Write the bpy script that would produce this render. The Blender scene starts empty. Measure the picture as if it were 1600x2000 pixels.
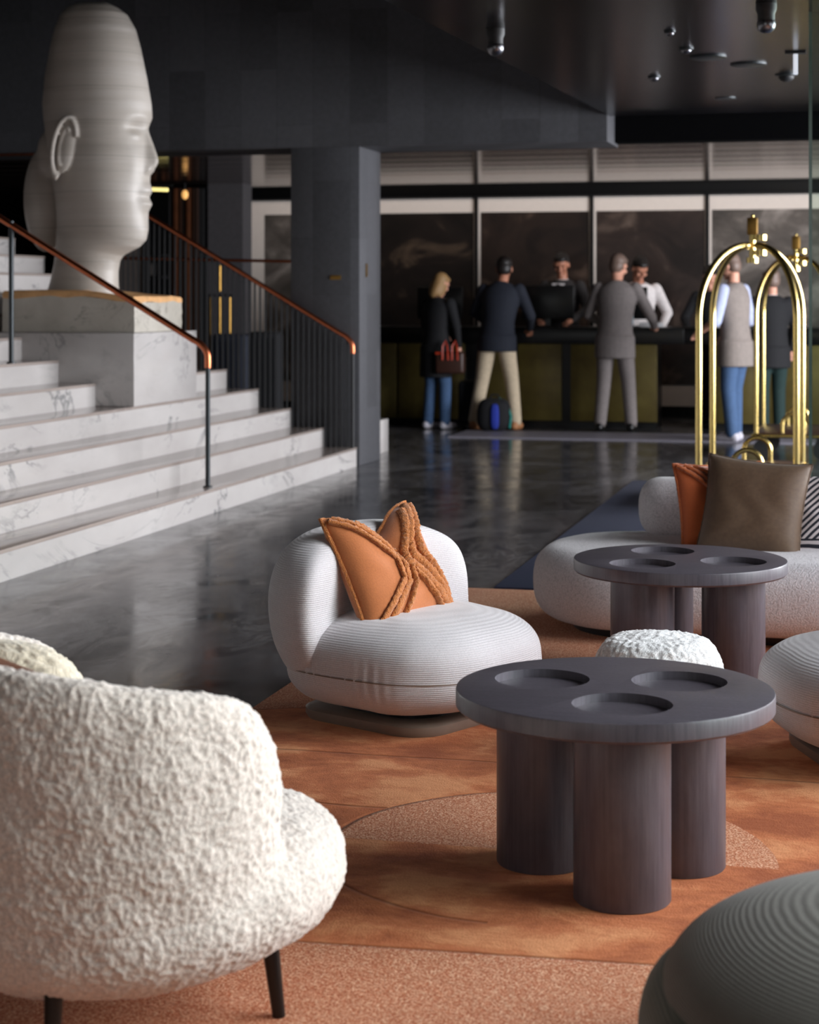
import bpy, bmesh, math, random
from mathutils import Vector, Matrix, noise
random.seed(7)
PI = math.pi
scn = bpy.context.scene
COL = scn.collection

# ------------------------------------------------------------------ camera, light, exposure
YAW = math.atan(.25)                    # the room runs 14 degrees to the right of the view
CY, SY = math.cos(YAW), math.sin(YAW)
EYE = 1.35
def vw(x, d, z=0.0):                    # metres right of / ahead of the viewer -> room coordinates
    return Vector((x*CY - d*SY, x*SY + d*CY, z))

cd = bpy.data.cameras.new('camera'); cam = bpy.data.objects.new('camera', cd); COL.objects.link(cam)
cam.location = (0, 0, EYE); cam.rotation_euler = (PI/2, 0, YAW)
cd.sensor_fit = 'VERTICAL'; cd.sensor_height = 36; cd.lens = 64.8; cd.shift_y = -417/2000
cd.clip_start = .05; cd.clip_end = 100
cd.dof.use_dof = True; cd.dof.focus_distance = 5.4; cd.dof.aperture_fstop = 4.5
scn.camera = cam

w = bpy.data.worlds.new('world'); scn.world = w; w.use_nodes = True
bg = w.node_tree.nodes['Background']; bg.inputs[0].default_value = (.62, .72, .9, 1); bg.inputs[1].default_value = .5

def area(name, loc, rot, sx, sy, power, color, spread=180):
    ld = bpy.data.lights.new(name, 'AREA'); ld.shape = 'RECTANGLE'; ld.size = sx; ld.size_y = sy
    ld.energy = power; ld.color = color; ld.spread = math.radians(spread)
    o = bpy.data.objects.new(name, ld); COL.objects.link(o); o.location = loc; o.rotation_euler = rot
    return o
# daylight through the big windows of the street side (right) and of the entrance front (behind the viewer)
area('daylight_street_near', (4.25, 4.6, 2.8), (0, math.radians(74), math.radians(14)), 4.4, 6.0, 480, (.93, .95, 1.0), 110)
area('daylight_street_far', (4.25, 13.2, 1.7), (0, PI/2, 0), 2.1, 7.2, 1500, (.93, .95, 1.0))
area('daylight_front', (-1.5, -2.6, 2.2), (PI/2, 0, 0), 5.0, 2.4, 45, (1.0, .95, .9))

scn.view_settings.view_transform = 'Standard'; scn.view_settings.look = 'None'
scn.view_settings.gamma = 1; scn.view_settings.use_curve_mapping = False
scn.view_settings.exposure = -0.25

# ------------------------------------------------------------------ helpers
def link(o, parent=None):
    COL.objects.link(o)
    if parent is not None: o.parent = parent
    return o
def tag(o, label=None, cat=None, group=None, kind=None):
    if label: o['label'] = label
    if cat: o['category'] = cat
    if group: o['group'] = group
    if kind: o['kind'] = kind
    return o
def thing(name, label, cat, loc=(0, 0, 0), rz=0, group=None):
    o = bpy.data.objects.new(name, None); COL.objects.link(o)
    o.empty_display_size = .1
    o.location = loc; o.rotation_euler = (0, 0, rz)
    return tag(o, label, cat, group)
def kids(o): return [c for c in COL.objects if c.parent == o]
def copy_tree(o, parent=None):
    c = o.copy(); COL.objects.link(c); c.parent = parent
    for k in kids(o): copy_tree(k, c)
    return c

class MB:
    def __init__(s): s.v = []; s.f = []; s.fu = []
    def add(s, vs, fs):
        n = len(s.v); s.v += [Vector(p) for p in vs]; s.f += [tuple(i+n for i in f) for f in fs]
        return s
    def box(s, x0, x1, y0, y1, z0, z1, m=None):
        vs = [Vector((x, y, z)) for x in (x0, x1) for y in (y0, y1) for z in (z0, z1)]
        if m: vs = [m @ p for p in vs]
        return s.add(vs, [(0,1,3,2), (4,6,7,5), (0,4,5,1), (2,3,7,6), (0,2,6,4), (1,5,7,3)])
    def grid(s, rows, closed=False, cap0=False, cap1=False):      # rows of points; closed = rows wrap
        n = len(rows[0]); base = len(s.v); fs = []
        for r in rows: s.v += [Vector(p) for p in r]
        for i in range(len(rows)-1):
            for j in range(n if closed else n-1):
                a = base+i*n+j; b = base+i*n+(j+1) % n
                fs.append((a, b, b+n, a+n))
        if cap0: fs.append(tuple(base+j for j in reversed(range(n))))
        if cap1: fs.append(tuple(base+(len(rows)-1)*n+j for j in range(n)))
        s.f += fs; return s
    def tube(s, pts, r, n=12, cap=True, flat=1.0, ref=None):
        pts = [Vector(p) for p in pts]; rs = r if isinstance(r, (list, tuple)) else [r]*len(pts)
        rows = []; up = None
        for i, p in enumerate(pts):
            t = (pts[min(i+1, len(pts)-1)] - pts[max(i-1, 0)]).normalized()
            if up is None:
                up = ref or (Vector((0, 0, 1)) if abs(t.z) < .9 else Vector((1, 0, 0)))
            a = t.cross(up)
            if a.length < 1e-6: a = t.orthogonal()
            a.normalize(); b = a.cross(t).normalized(); up = b
            rows.append([p + (a*math.cos(2*PI*k/n) + b*math.sin(2*PI*k/n)*flat)*rs[i] for k in range(n)])
        return s.grid(rows, True, cap, cap)
    def lathe(s, prof, c=(0, 0, 0), n=48, m=None, sx=1, sy=1):
        c = Vector(c); rows = []
        for r, z in prof:
            row = [c + Vector((r*sx*math.cos(2*PI*k/n), r*sy*math.sin(2*PI*k/n), z)) for k in range(n)]
            rows.append([m @ p for p in row] if m else row)
        return s.grid(rows, True, prof[0][0] > 1e-4, prof[-1][0] > 1e-4)
    def ball(s, c, rx, ry=None, rz=None, n=16, m=None):
        ry = rx if ry is None else ry; rz = rx if rz is None else rz
        c = Vector(c); rows = []
        for i in range(n+1):
            t = -PI/2 + PI*i/n; rr = max(math.cos(t), 1e-4)
            row = [Vector((rx*rr*math.cos(2*PI*k/n/1), ry*rr*math.sin(2*PI*k/n/1), rz*math.sin(t))) for k in range(n)]
            if m: row = [m @ p for p in row]
            rows.append([c+p for p in row])
        return s.grid(rows, True, True, True)
    def cone(s, a, b, ra, rb, n=14):            # tapered limb with rounded ends
        a = Vector(a); b = Vector(b); d = (b-a); L = d.length or 1e-6; t = d/L
        pts = [a - t*ra*.9, a - t*ra*.6, a] + [a+d*k/4 for k in (1, 2, 3)] + [b, b+t*rb*.6, b+t*rb*.9]
        rs = [ra*.4, ra*.8, ra] + [ra+(rb-ra)*k/4 for k in (1, 2, 3)] + [rb, rb*.8, rb*.4]
        return s.tube(pts, rs, n)
    def xf(s, m): s.v = [m @ p for p in s.v]; return s
    def build(s, name, mat, parent=None, smooth=True, ang=40, bevel=0, seg=2):
        me = bpy.data.meshes.new(name); me.from_pydata([tuple(p) for p in s.v], [], s.f); me.validate()
        bm = bmesh.new(); bm.from_mesh(me); bmesh.ops.remove_doubles(bm, verts=bm.verts, dist=1e-5)
        bmesh.ops.recalc_face_normals(bm, faces=bm.faces)
        if bevel:
            es = [e for e in bm.edges if len(e.link_faces) == 2 and e.calc_face_angle(0) > .6]
            bmesh.ops.bevel(bm, geom=es, offset=bevel, segments=seg, affect='EDGES', profile=.5, clamp_overlap=True)
        bm.to_mesh(me); bm.free()
        if smooth:
            for p in me.polygons: p.use_smooth = True
            me.set_sharp_from_angle(angle=math.radians(ang))
        me.materials.append(mat)
        return link(bpy.data.objects.new(name, me), parent)

def rot(ax, ay, az, loc=(0, 0, 0)):
    return Matrix.Translation(loc) @ Matrix.Rotation(az, 4, 'Z') @ Matrix.Rotation(ay, 4, 'Y') @ Matrix.Rotation(ax, 4, 'X')
def remeshed(o, vox, smooth=6, fac=.5):
    md = o.modifiers.new('r', 'REMESH'); md.mode = 'VOXEL'; md.voxel_size = vox; md.use_smooth_shade = True
    if smooth:
        sm = o.modifiers.new('s', 'SMOOTH'); sm.iterations = smooth; sm.factor = fac
    dg = bpy.context.evaluated_depsgraph_get()
    me = bpy.data.meshes.new_from_object(o.evaluated_get(dg)); old = o.data; o.modifiers.clear(); o.data = me
    if not me.materials: me.materials.append(old.materials[0])
    for p in me.polygons: p.use_smooth = True
    bpy.data.meshes.remove(old)
    return o
def displace(o, fn):
    me = o.data; me.update(); ns = [v.normal.copy() for v in me.vertices]
    for v, n in zip(me.vertices, ns): v.co += n*fn(v.co, n)
    me.update(); return o
def fbm(p, s, o=3):
    q = Vector(p)*s; return noise.fractal(q, 1.0, 2.0, o)

# ------------------------------------------------------------------ materials
def srgb(r, g, b):
    f = lambda c: ((c/255+.055)/1.055)**2.4 if c > 10 else c/255/12.92
    return (f(r), f(g), f(b), 1)
class NT:
    def __init__(s, name):
        s.m = bpy.data.materials.new(name); s.m.use_nodes = True; s.t = s.m.node_tree; s.n = s.t.nodes
        s.b = s.n['Principled BSDF']; s.l = s.t.links
    def new(s, typ, **k):
        n = s.n.new(typ)
        for a, v in k.items(): setattr(n, a, v)
        return n
    def to(s, a, b): s.l.new(a, b)
    def coord(s, scale=(1, 1, 1), out='Object', rotz=(0, 0, 0)):
        tc = s.new('ShaderNodeTexCoord'); mp = s.new('ShaderNodeMapping')
        mp.inputs['Scale'].default_value = scale; mp.inputs['Rotation'].default_value = rotz
        s.to(tc.outputs[out], mp.inputs[0]); return mp.outputs[0]
    def noise(s, vec, sc, det=4, rough=.55, dist=0):
        n = s.new('ShaderNodeTexNoise'); n.inputs['Scale'].default_value = sc; n.inputs['Detail'].default_value = det
        n.inputs['Roughness'].default_value = rough; n.inputs['Distortion'].default_value = dist
        s.to(vec, n.inputs['Vector']); return n.outputs['Fac']
    def wave(s, vec, sc, dist=0, det=2, ds=1, dir='Z', typ='BANDS'):
        n = s.new('ShaderNodeTexWave', wave_type=typ)
        if typ == 'BANDS': n.bands_direction = dir
        n.inputs['Scale'].default_value = sc; n.inputs['Distortion'].default_value = dist
        n.inputs['Detail'].default_value = det; n.inputs['Detail Scale'].default_value = ds
        s.to(vec, n.inputs['Vector']); return n.outputs['Fac']
    def ramp(s, fac, stops):
        r = s.new('ShaderNodeValToRGB'); e = r.color_ramp.elements
        while len(e) < len(stops): e.new(.5)
        for q, (p, c) in zip(e, stops):
            q.position = p; q.color = c if len(c) == 4 else (*c, 1)
        s.to(fac, r.inputs[0]); return r.outputs[0]
    def mix(s, f, a, b, typ='MIX'):
        n = s.new('ShaderNodeMix', data_type='RGBA', blend_type=typ)
        for i, v in ((0, f), (6, a), (7, b)):
            if isinstance(v, (int, float)): n.inputs[i].default_value = v
            elif isinstance(v, tuple): n.inputs[i].default_value = v
            else: s.to(v, n.inputs[i])
        return n.outputs[2]
    def math(s, op, a, b=None, c=None):
        n = s.new('ShaderNodeMath', operation=op)
        for i, v in enumerate((a, b, c)):
            if v is None: continue
            if isinstance(v, (int, float)): n.inputs[i].default_value = v
            else: s.to(v, n.inputs[i])
        return n.outputs[0]
    def bump(s, h, st=.3, d=.01, prev=None):
        n = s.new('ShaderNodeBump'); n.inputs['Strength'].default_value = st; n.inputs['Distance'].default_value = d
        s.to(h, n.inputs['Height'])
        if prev: s.to(prev, n.inputs['Normal'])
        return n.outputs[0]
    def set(s, base=None, rough=None, metal=None, normal=None, **k):
        for key, v in (('Base Color', base), ('Roughness', rough), ('Metallic', metal), ('Normal', normal)):
            if v is None: continue
            if isinstance(v, (int, float, tuple)): s.b.inputs[key].default_value = v
            else: s.to(v, s.b.inputs[key])
        for key, v in k.items():
            s.b.inputs[key.replace('_', ' ')].default_value = v
        return s.m
def plain(name, c, rough=.6, metal=0, var=.12, sc=20, bump=0, bd=.002, bs=60, **k):
    t = NT(name); v = t.coord(); n = t.noise(v, sc, 4)
    a = tuple(x*(1-var) for x in c[:3])+(1,); b = tuple(min(1, x*(1+var)) for x in c[:3])+(1,)
    col = t.ramp(n, [(.3, a), (.7, b)])
    nm = t.bump(t.noise(v, bs, 3), bump, bd) if bump else None
    return t.set(col, rough, metal, nm, **k)

M = {}
def marble(name, c0, c1, vein, sc=1.0, stretch=(1, 1, 1), rough=.3, off=0):
    t = NT(name); v = t.coord(stretch)
    base = t.ramp(t.noise(v, 1.7*sc, 5, .6), [(.3, c0), (.72, c1)])
    wn = t.noise(v, 1.1*sc, 6, .62, 1.6)
    a = t.math('ABSOLUTE', t.math('SUBTRACT', wn, .5))
    f = t.ramp(a, [(0.0, (1, 1, 1)), (.018, (0, 0, 0))])
    m2 = t.ramp(t.noise(v, 2.3*sc, 3), [(.45, (0, 0, 0)), (.62, (1, 1, 1))])
    fac = t.math('MULTIPLY', t.math('MULTIPLY', f, m2), .75)
    smudge = t.ramp(t.noise(v, 3.5*sc, 7, .7), [(.58, (0, 0, 0)), (.75, (.5, .5, .5))])
    col = t.mix(fac, base, vein); col = t.mix(t.math('MULTIPLY', smudge, .6), col, vein)
    return t.set(col, rough)
M['stair'] = marble('pale_marble', srgb(178, 172, 169), srgb(198, 193, 190), srgb(104, 106, 106), 1.0, (1, .45, 1.2), .16)
M['slab'] = marble('rough_grey_marble', srgb(165, 158, 146), srgb(200, 193, 182), srgb(105, 98, 86), 1.6, (1, 1, 1), .4)
M['tread'] = marble('tread_marble', srgb(150, 137, 130), srgb(170, 157, 149), srgb(140, 128, 122), .8, (1, .4, 1), .1)

def statue_mat():
    t = NT('banded_stone'); v = t.coord()
    b1 = t.noise(t.coord((.35, .35, 4)), 1.6, 5, .6)
    b2 = t.noise(t.coord((.8, .8, 30)), 1.2, 3, .6)
    col = t.ramp(b1, [(.25, srgb(162, 153, 143)), (.5, srgb(184, 175, 165)), (.75, srgb(200, 193, 186))])
    col = t.mix(t.math('MULTIPLY', t.ramp(b2, [(.35, (1, 1, 1)), (.45, (0, 0, 0))]), .12), col, srgb(120, 112, 102))
    # joints between the stacked stone layers
    sep = t.new('ShaderNodeSeparateXYZ'); t.to(v, sep.inputs[0])
    zz = t.math('ADD', sep.outputs[2], t.math('MULTIPLY', t.noise(v, 1.2, 2), .03))
    fr = t.math('FRACT', t.math('MULTIPLY', zz, 4.1))
    j = t.ramp(fr, [(0, (1, 1, 1)), (.03, (0, 0, 0))])
    col = t.mix(t.math('MULTIPLY', j, .5), col, srgb(85, 78, 70))
    return t.set(col, .45, None, t.bump(t.noise(v, 30, 3), .15, .004))
M['statue'] = statue_mat()

def dark_stone():
    t = NT('dark_wall_stone'); tc = t.new('ShaderNodeTexCoord'); sx = t.new('ShaderNodeSeparateXYZ'); t.to(tc.outputs['Object'], sx.inputs[0])
    s_ = t.math('ADD', sx.outputs[0], sx.outputs[1])
    cb = t.new('ShaderNodeCombineXYZ'); t.to(s_, cb.inputs[1]); t.to(sx.outputs[2], cb.inputs[0])
    br = t.new('ShaderNodeTexBrick'); t.to(cb.outputs[0], br.inputs['Vector'])
    br.inputs['Scale'].default_value = 1; br.inputs['Brick Width'].default_value = .92; br.inputs['Row Height'].default_value = .31
    br.inputs['Mortar Size'].default_value = .003; br.inputs['Bias'].default_value = 0
    br.inputs['Color1'].default_value = srgb(56, 56, 59); br.inputs['Color2'].default_value = srgb(80, 80, 84)
    br.inputs['Mortar'].default_value = srgb(58, 58, 60)
    v = t.coord(); n = t.noise(v, 26, 4)
    col = t.mix(.3, br.outputs[0], t.ramp(n, [(.3, srgb(58, 58, 60)), (.7, srgb(84, 84, 88))]))
    return t.set(col, .55, None, t.bump(n, .1, .003))
M['dark_stone'] = dark_stone()

def floor_mat():
    t = NT('polished_dark_stone'); v = t.coord((1, .5, 1), rotz=(0, 0, .5))
    n1 = t.noise(v, 1.3, 8, .68, 1.2); n2 = t.noise(v, 4.5, 8, .7, .8)
    col = t.ramp(n1, [(.3, srgb(44, 44, 47)), (.5, srgb(70, 69, 72)), (.68, srgb(112, 110, 112))])
    a = t.math('ABSOLUTE', t.math('SUBTRACT', n2, .52))
    vein = t.ramp(a, [(0, (1, 1, 1)), (.02, (0, 0, 0))])
    mask = t.ramp(t.noise(v, 1.1, 3), [(.42, (0, 0, 0)), (.6, (1, 1, 1))])
    col = t.mix(t.math('MULTIPLY', t.math('MULTIPLY', vein, mask), .45), col, srgb(150, 148, 148))
    r = t.ramp(n2, [(.3, (.08, .08, .08)), (.75, (.30, .30, .30))])
    return t.set(col, r, None, t.bump(t.noise(v, 9, 3), .03, .01), Specular_IOR_Level=.7)
M['floor'] = floor_mat()

def ceil_mat(name, c, rough):
    t = NT(name); v = t.coord((1, 1, 1)); w_ = t.wave(v, .8, 0, 0, 0, 'Y')
    line = t.ramp(w_, [(0.0, (1, 1, 1)), (.012, (0, 0, 0))])
    col = t.mix(line, c, srgb(4, 4, 4))
    return t.set(col, rough, None, t.bump(t.noise(v, 3, 2), .02, .02))
M['ceiling'] = ceil_mat('black_lacquer_ceiling', srgb(17, 16, 18), .22)
M['black'] = plain('matt_black', srgb(18, 18, 19), .6)
M['dark'] = plain('dark_grey', srgb(40, 40, 43), .6)
M['near_black'] = plain('black_lacquer', srgb(10, 10, 11), .3)

def slat_mat(name, c0, c1, sc, d, rough=.5):
    t = NT(name); v = t.coord(); w_ = t.wave(v, sc, 0, 0, 0, d)
    n = t.noise(t.coord((1, 1, 6)), 2, 4)
    col = t.mix(w_, c0, t.ramp(n, [(.3, c1), (.7, tuple(x*1.4 for x in c1[:3])+(1,))]))
    return t.set(col, rough, None, t.bump(w_, .6, .01))
def slat_ceiling():
    t = NT('glossy_slatted_ceiling'); v = t.coord(); w_ = t.wave(v, .56, 0, 0, 0, 'Y')
    col = t.ramp(w_, [(.12, srgb(28, 23, 22)), (.5, srgb(104, 86, 79)), (1, srgb(134, 114, 106))])
    return t.set(col, .14, .6, t.bump(w_, .05, .02))
M['slats'] = slat_ceiling()
M['wood_slats'] = slat_mat('brown_wood_slats', srgb(22, 12, 6), srgb(92, 52, 30), 2.2, 'X', .5)

def fabric(name, c, ribs=0, dist=1.2, var=.1, bump=.5, fine=260, rd=.0016, rough=.85, sheen=.3, ribcol=.16):
    t = NT(name); v = t.coord(); n = t.noise(v, fine, 3)
    col = t.ramp(n, [(.3, tuple(x*(1-var) for x in c[:3])+(1,)), (.7, tuple(min(1, x*(1+var)) for x in c[:3])+(1,))])
    nm = t.bump(n, bump, .0012)
    if ribs:
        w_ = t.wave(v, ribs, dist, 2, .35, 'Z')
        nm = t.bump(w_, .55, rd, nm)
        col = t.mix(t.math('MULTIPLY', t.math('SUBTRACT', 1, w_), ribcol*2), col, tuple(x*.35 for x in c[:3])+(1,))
    m = t.set(col, rough, None, nm); t.b.inputs['Sheen Weight'].default_value = sheen
    return m
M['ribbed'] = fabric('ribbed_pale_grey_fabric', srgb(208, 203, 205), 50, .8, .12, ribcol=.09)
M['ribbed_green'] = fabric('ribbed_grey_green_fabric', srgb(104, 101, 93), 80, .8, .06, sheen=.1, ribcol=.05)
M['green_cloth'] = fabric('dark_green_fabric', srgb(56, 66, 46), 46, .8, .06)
def boucle(name, c, sc=120, st=1.0, d=.006):
    t = NT(name); v = t.coord()
    vo = t.new('ShaderNodeTexVoronoi'); vo.inputs['Scale'].default_value = sc; t.to(t.mix(.06, v, t.noise(v, 30, 2)), vo.inputs['Vector'])
    col = t.ramp(vo.outputs['Distance'], [(.1, tuple(min(1, x*1.1) for x in c[:3])+(1,)), (.9, tuple(x*.72 for x in c[:3])+(1,))])
    h = t.math('SUBTRACT', 1, vo.outputs['Distance'])
    m = t.set(col, .9, None, t.bump(t.noise(v, sc*1.6, 3), .5, d*.4, t.bump(h, st, d))); t.b.inputs['Sheen Weight'].default_value = .3
    return m
M['boucle'] = boucle('pale_grey_boucle', srgb(226, 220, 223), 150, .5, .0035)
M['white_boucle'] = boucle('white_boucle', srgb(250, 249, 248), 170, .4, .003)
M['shearling'] = boucle('cream_shearling', srgb(222, 209, 199), 150, .3, .003)
M['taupe'] = plain('taupe_lacquer', srgb(128, 112, 100), .4, 0, .05)
def darkwood():
    t = NT('stained_dark_oak'); v = t.coord((1, 1, 1)); g = t.noise(t.coord((2, 34, 3)), 3, 6, .65, .3); g2 = t.noise(t.coord((60, 60, 2)), 2, 5)
    col = t.ramp(g, [(.3, srgb(68, 63, 69)), (.7, srgb(93, 87, 94))]); col = t.mix(.35, col, t.ramp(g2, [(.3, srgb(58, 55, 62)), (.7, srgb(98, 94, 104))]))
    return t.set(col, .38, None, t.bump(g2, .12, .001))
M['darkwood'] = darkwood()
M['brass'] = plain('polished_brass', srgb(216, 190, 120), .23, 1, .05)
M['dull_brass'] = plain('aged_brass', srgb(150, 116, 60), .4, 1, .1)
M['copper'] = plain('copper', srgb(190, 108, 74), .3, 1, .1)
M['steel'] = plain('satin_steel', srgb(120, 120, 124), .3, 1, .05)
M['iron'] = plain('dark_iron', srgb(52, 56, 58), .4, .6, .1)
M['baluster'] = plain('graphite_rods', srgb(26, 26, 28), .5, .2, .1)
def olive():
    t = NT('olive_brass_panel'); v = t.coord(); n = t.noise(v, 2.2, 6, .65)
    return t.set(t.ramp(n, [(.25, srgb(70, 56, 30)), (.55, srgb(96, 84, 42)), (.8, srgb(118, 106, 58))]), .38, .35)
M['olive'] = olive()
M['mat'] = fabric('blue_grey_mat', srgb(66, 72, 98), 0, 0, .12, .6, 420, sheen=0)
M['white'] = plain('white_board', srgb(226, 214, 204), .6, 0, .02)
M['paper'] = plain('paper', srgb(230, 230, 232), .6, 0, .03)
def rust(name, c): return fabric(name, c, 0, 0, .08, .5, 180, sheen=.4)
M['orange'] = rust('orange_cotton', srgb(180, 104, 52)); M['orange_tuft'] = boucle('orange_tufting', srgb(200, 120, 54), 260, .9, .003)
M['rust'] = rust('rust_cotton', srgb(176, 84, 34)); M['rust_tuft'] = boucle('rust_tufting', srgb(190, 96, 40), 260, .9, .003)
def velvet():
    t = NT('brown_velvet'); v = t.coord(); n = t.noise(v, 60, 4)
    m = t.set(t.ramp(n, [(.3, srgb(92, 70, 52)), (.7, srgb(104, 81, 60))]), .62, None, t.bump(t.noise(t.coord((6, 6, 20)), 3, 4), .12, .006))
    t.b.inputs['Sheen Weight'].default_value = .12; return m
M['velvet'] = velvet()
def zebra():
    t = NT('black_and_cream_maze_print'); v = t.coord()
    sp = t.new('ShaderNodeSeparateXYZ'); t.to(v, sp.inputs[0]); X, Z = sp.outputs[0], sp.outputs[2]
    # diagonal bands top left, mitred nested bands to the right, block maze at the foot
    n = t.math('MULTIPLY', t.noise(v, 9, 2), .008)
    lvl = t.math('ADD', Z, n)
    diag = t.math('ADD', t.math('MULTIPLY', X, .75), t.math('MULTIPLY', Z, -.75))
    f1 = t.math('FRACT', t.math('MULTIPLY', lvl, 38)); f2 = t.math('FRACT', t.math('MULTIPLY', t.math('ADD', diag, n), 46))
    dd = t.math('ADD', Z, t.math('MULTIPLY', X, .9))
    inside = t.math('GREATER_THAN', dd, .03); left = t.math('LESS_THAN', X, .0)
    sel = t.math('MULTIPLY', t.math('GREATER_THAN', Z, .07), left)
    f = t.math('ADD', t.math('MULTIPLY', sel, f2), t.math('MULTIPLY', t.math('SUBTRACT', 1, sel), f1))
    blk = t.math('LESS_THAN', Z, -.12); fx = t.math('FRACT', t.math('MULTIPLY', t.math('ADD', X, t.math('MULTIPLY', t.math('ABSOLUTE', t.math('ADD', Z, .17)), .8)), 34))
    f = t.math('ADD', t.math('MULTIPLY', blk, fx), t.math('MULTIPLY', t.math('SUBTRACT', 1, blk), f))
    k = t.math('GREATER_THAN', f, .5)
    return t.set(t.mix(k, srgb(206, 196, 196), srgb(30, 30, 40)), .8)
M['zebra'] = zebra()

def rug_mat():
    t = NT('rust_wool'); v = t.coord(); sp = t.new('ShaderNodeSeparateXYZ'); t.to(v, sp.inputs[0]); X, Y = sp.outputs[0], sp.outputs[1]
    wob = t.math('MULTIPLY', t.math('SUBTRACT', t.noise(v, 2.0, 2), .5), .12)
    def circ(cx, cy, r):
        dx = t.math('SUBTRACT', X, cx); dy = t.math('SUBTRACT', Y, cy)
        d = t.math('SQRT', t.math('ADD', t.math('MULTIPLY', dx, dx), t.math('MULTIPLY', dy, dy)))
        return t.math('SUBTRACT', t.math('ADD', d, t.math('MULTIPLY', wob, .3)), r)
    cA = circ(-.76, 4.43, .545); cB = circ(-1.3, 5.6, .9)
    l1 = t.math('SUBTRACT', t.math('ADD', Y, t.math('MULTIPLY', wob, .4)), 5.24)
    l3 = t.math('SUBTRACT', t.math('ADD', Y, t.math('MULTIPLY', X, -.06)), 3.75)
    cC = circ(1.2, 7.4, 2.3); cD = circ(-2.6, 7.3, 1.7)
    g = t.math('ABSOLUTE', cA)
    g = t.math('ADD', g, t.math('MULTIPLY', t.math('GREATER_THAN', X, -.80), 9)); gB = t.math('ADD', t.math('ABSOLUTE', cB), t.math('MULTIPLY', t.math('GREATER_THAN', X, -1.22), 9))
    gB = t.math('ADD', gB, t.math('MULTIPLY', t.math('GREATER_THAN', Y, 5.0), 9))
    for q in (gB, l1, l3, cD): g = t.math('MINIMUM', g, t.math('ABSOLUTE', q))
    groove = t.ramp(g, [(0, (1, 1, 1)), (.010, (.0, .0, .0))])
    inA = t.math('LESS_THAN', cA, 0); lo = t.math('LESS_THAN', l3, 0)
    hiY = t.math('GREATER_THAN', Y, 4.42); inA = t.math('MULTIPLY', inA, hiY)
    inD = t.math('LESS_THAN', cD, 0)
    loop = t.math('MAXIMUM', t.math('MAXIMUM', inA, lo), inD)
    nap = t.noise(t.coord((1.0, 1.35, 1)), 3.0, 7, .66, .25)
    cut = t.ramp(nap, [(.38, srgb(160, 82, 44)), (.5, srgb(206, 120, 72)), (.60, srgb(240, 166, 114))])
    fine = t.noise(v, 320, 2); cut = t.mix(.25, cut, t.ramp(fine, [(.3, srgb(132, 60, 26)), (.7, srgb(224, 136, 82))]))
    sp2 = t.noise(t.coord((1, 1, 1)), 210, 3, .7)
    loopc = t.ramp(sp2, [(.40, srgb(172, 90, 52)), (.5, srgb(208, 128, 86)), (.60, srgb(240, 196, 162))])
    col = t.mix(loop, cut, loopc); col = t.mix(t.math('MULTIPLY', groove, .55), col, srgb(96, 46, 24))
    h = t.math('SUBTRACT', t.math('ADD', t.math('MULTIPLY', sp2, .5), t.math('MULTIPLY', loop, -.5)), groove)
    nm = t.bump(h, .6, .008); nm = t.bump(nap, .35, .03, nm)
    m = t.set(col, .95, None, nm); t.b.inputs['Sheen Weight'].default_value = .0; return m
M['rug'] = rug_mat()

def print_mat(name, seed, lo, mid, hi, e=(.35, .55, .8)):
    t = NT(name); tc = t.new('ShaderNodeTexCoord'); mp = t.new('ShaderNodeMapping'); mp.inputs['Location'].default_value = (seed*3.7, seed, seed*1.3)
    mp.inputs['Scale'].default_value = (1, 1, 1.5); t.to(tc.outputs['Object'], mp.inputs[0])
    n = t.noise(mp.outputs[0], 1.2, 8, .62, .9); return t.set(t.ramp(n, [(e[0], lo), (e[1], mid), (e[2], hi)]), .4)
M['p0'] = print_mat('photo_print_dark', 1, srgb(16, 11, 9), srgb(32, 24, 20), srgb(112, 92, 74))
M['p1'] = print_mat('photo_print_dark_b', 2.3, srgb(24, 16, 13), srgb(44, 32, 26), srgb(120, 98, 84))
M['p2'] = print_mat('photo_print_dark_c', 5.1, srgb(28, 20, 17), srgb(52, 40, 35), srgb(124, 106, 94))
M['p3'] = print_mat('photo_print_cloud', 7.7, srgb(56, 52, 48), srgb(96, 88, 82), srgb(168, 158, 150), (.3, .5, .72))

def glassy(name, c, rough=.02, alpha=.12):
    t = NT(name); return t.set(c, rough, 0, None, Transmission_Weight=1.0, IOR=1.05)
M['glass'] = glassy('clear_glass', srgb(214, 230, 222))
M['glass_edge'] = plain('green_glass_edge', srgb(90, 122, 112), .15, 0, .1)
def emit(name, c, s):
    t = NT(name); return t.set(c, .5, 0, None, Emission_Color=c, Emission_Strength=s)
M['lamp_warm'] = emit('warm_tube', srgb(255, 236, 150), 1.4); M['lamp_bulb'] = emit('amber_bulb', srgb(255, 190, 110), .8)
M['lamp_white'] = emit('white_lamp', srgb(235, 225, 220), .55); M['lamp_cool'] = emit('cool_lamp', srgb(225, 230, 240), .8)
def cloth(name, c, r=.85): return plain(name, c, r, 0, .1, 30, .2, .001, 400)
M['skin'] = plain('skin', srgb(214, 156, 132), .5, 0, .06); M['skin_tan'] = plain('skin_tan', srgb(184, 124, 98), .5, 0, .06)
M['hair_blonde'] = plain('blonde_hair', srgb(150, 116, 74), .6, 0, .2, 60); M['hair_dark'] = plain('dark_hair', srgb(26, 20, 18), .5, 0, .2, 60)
M['hair_grey'] = plain('grey_hair', srgb(112, 92, 82), .5, 0, .2, 60)
M['c_black'] = cloth('black_cloth', srgb(16, 16, 20)); M['c_navy'] = cloth('navy_cloth', srgb(28, 32, 44)); M['c_beige'] = cloth('beige_cotton', srgb(196, 178, 152))
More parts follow.
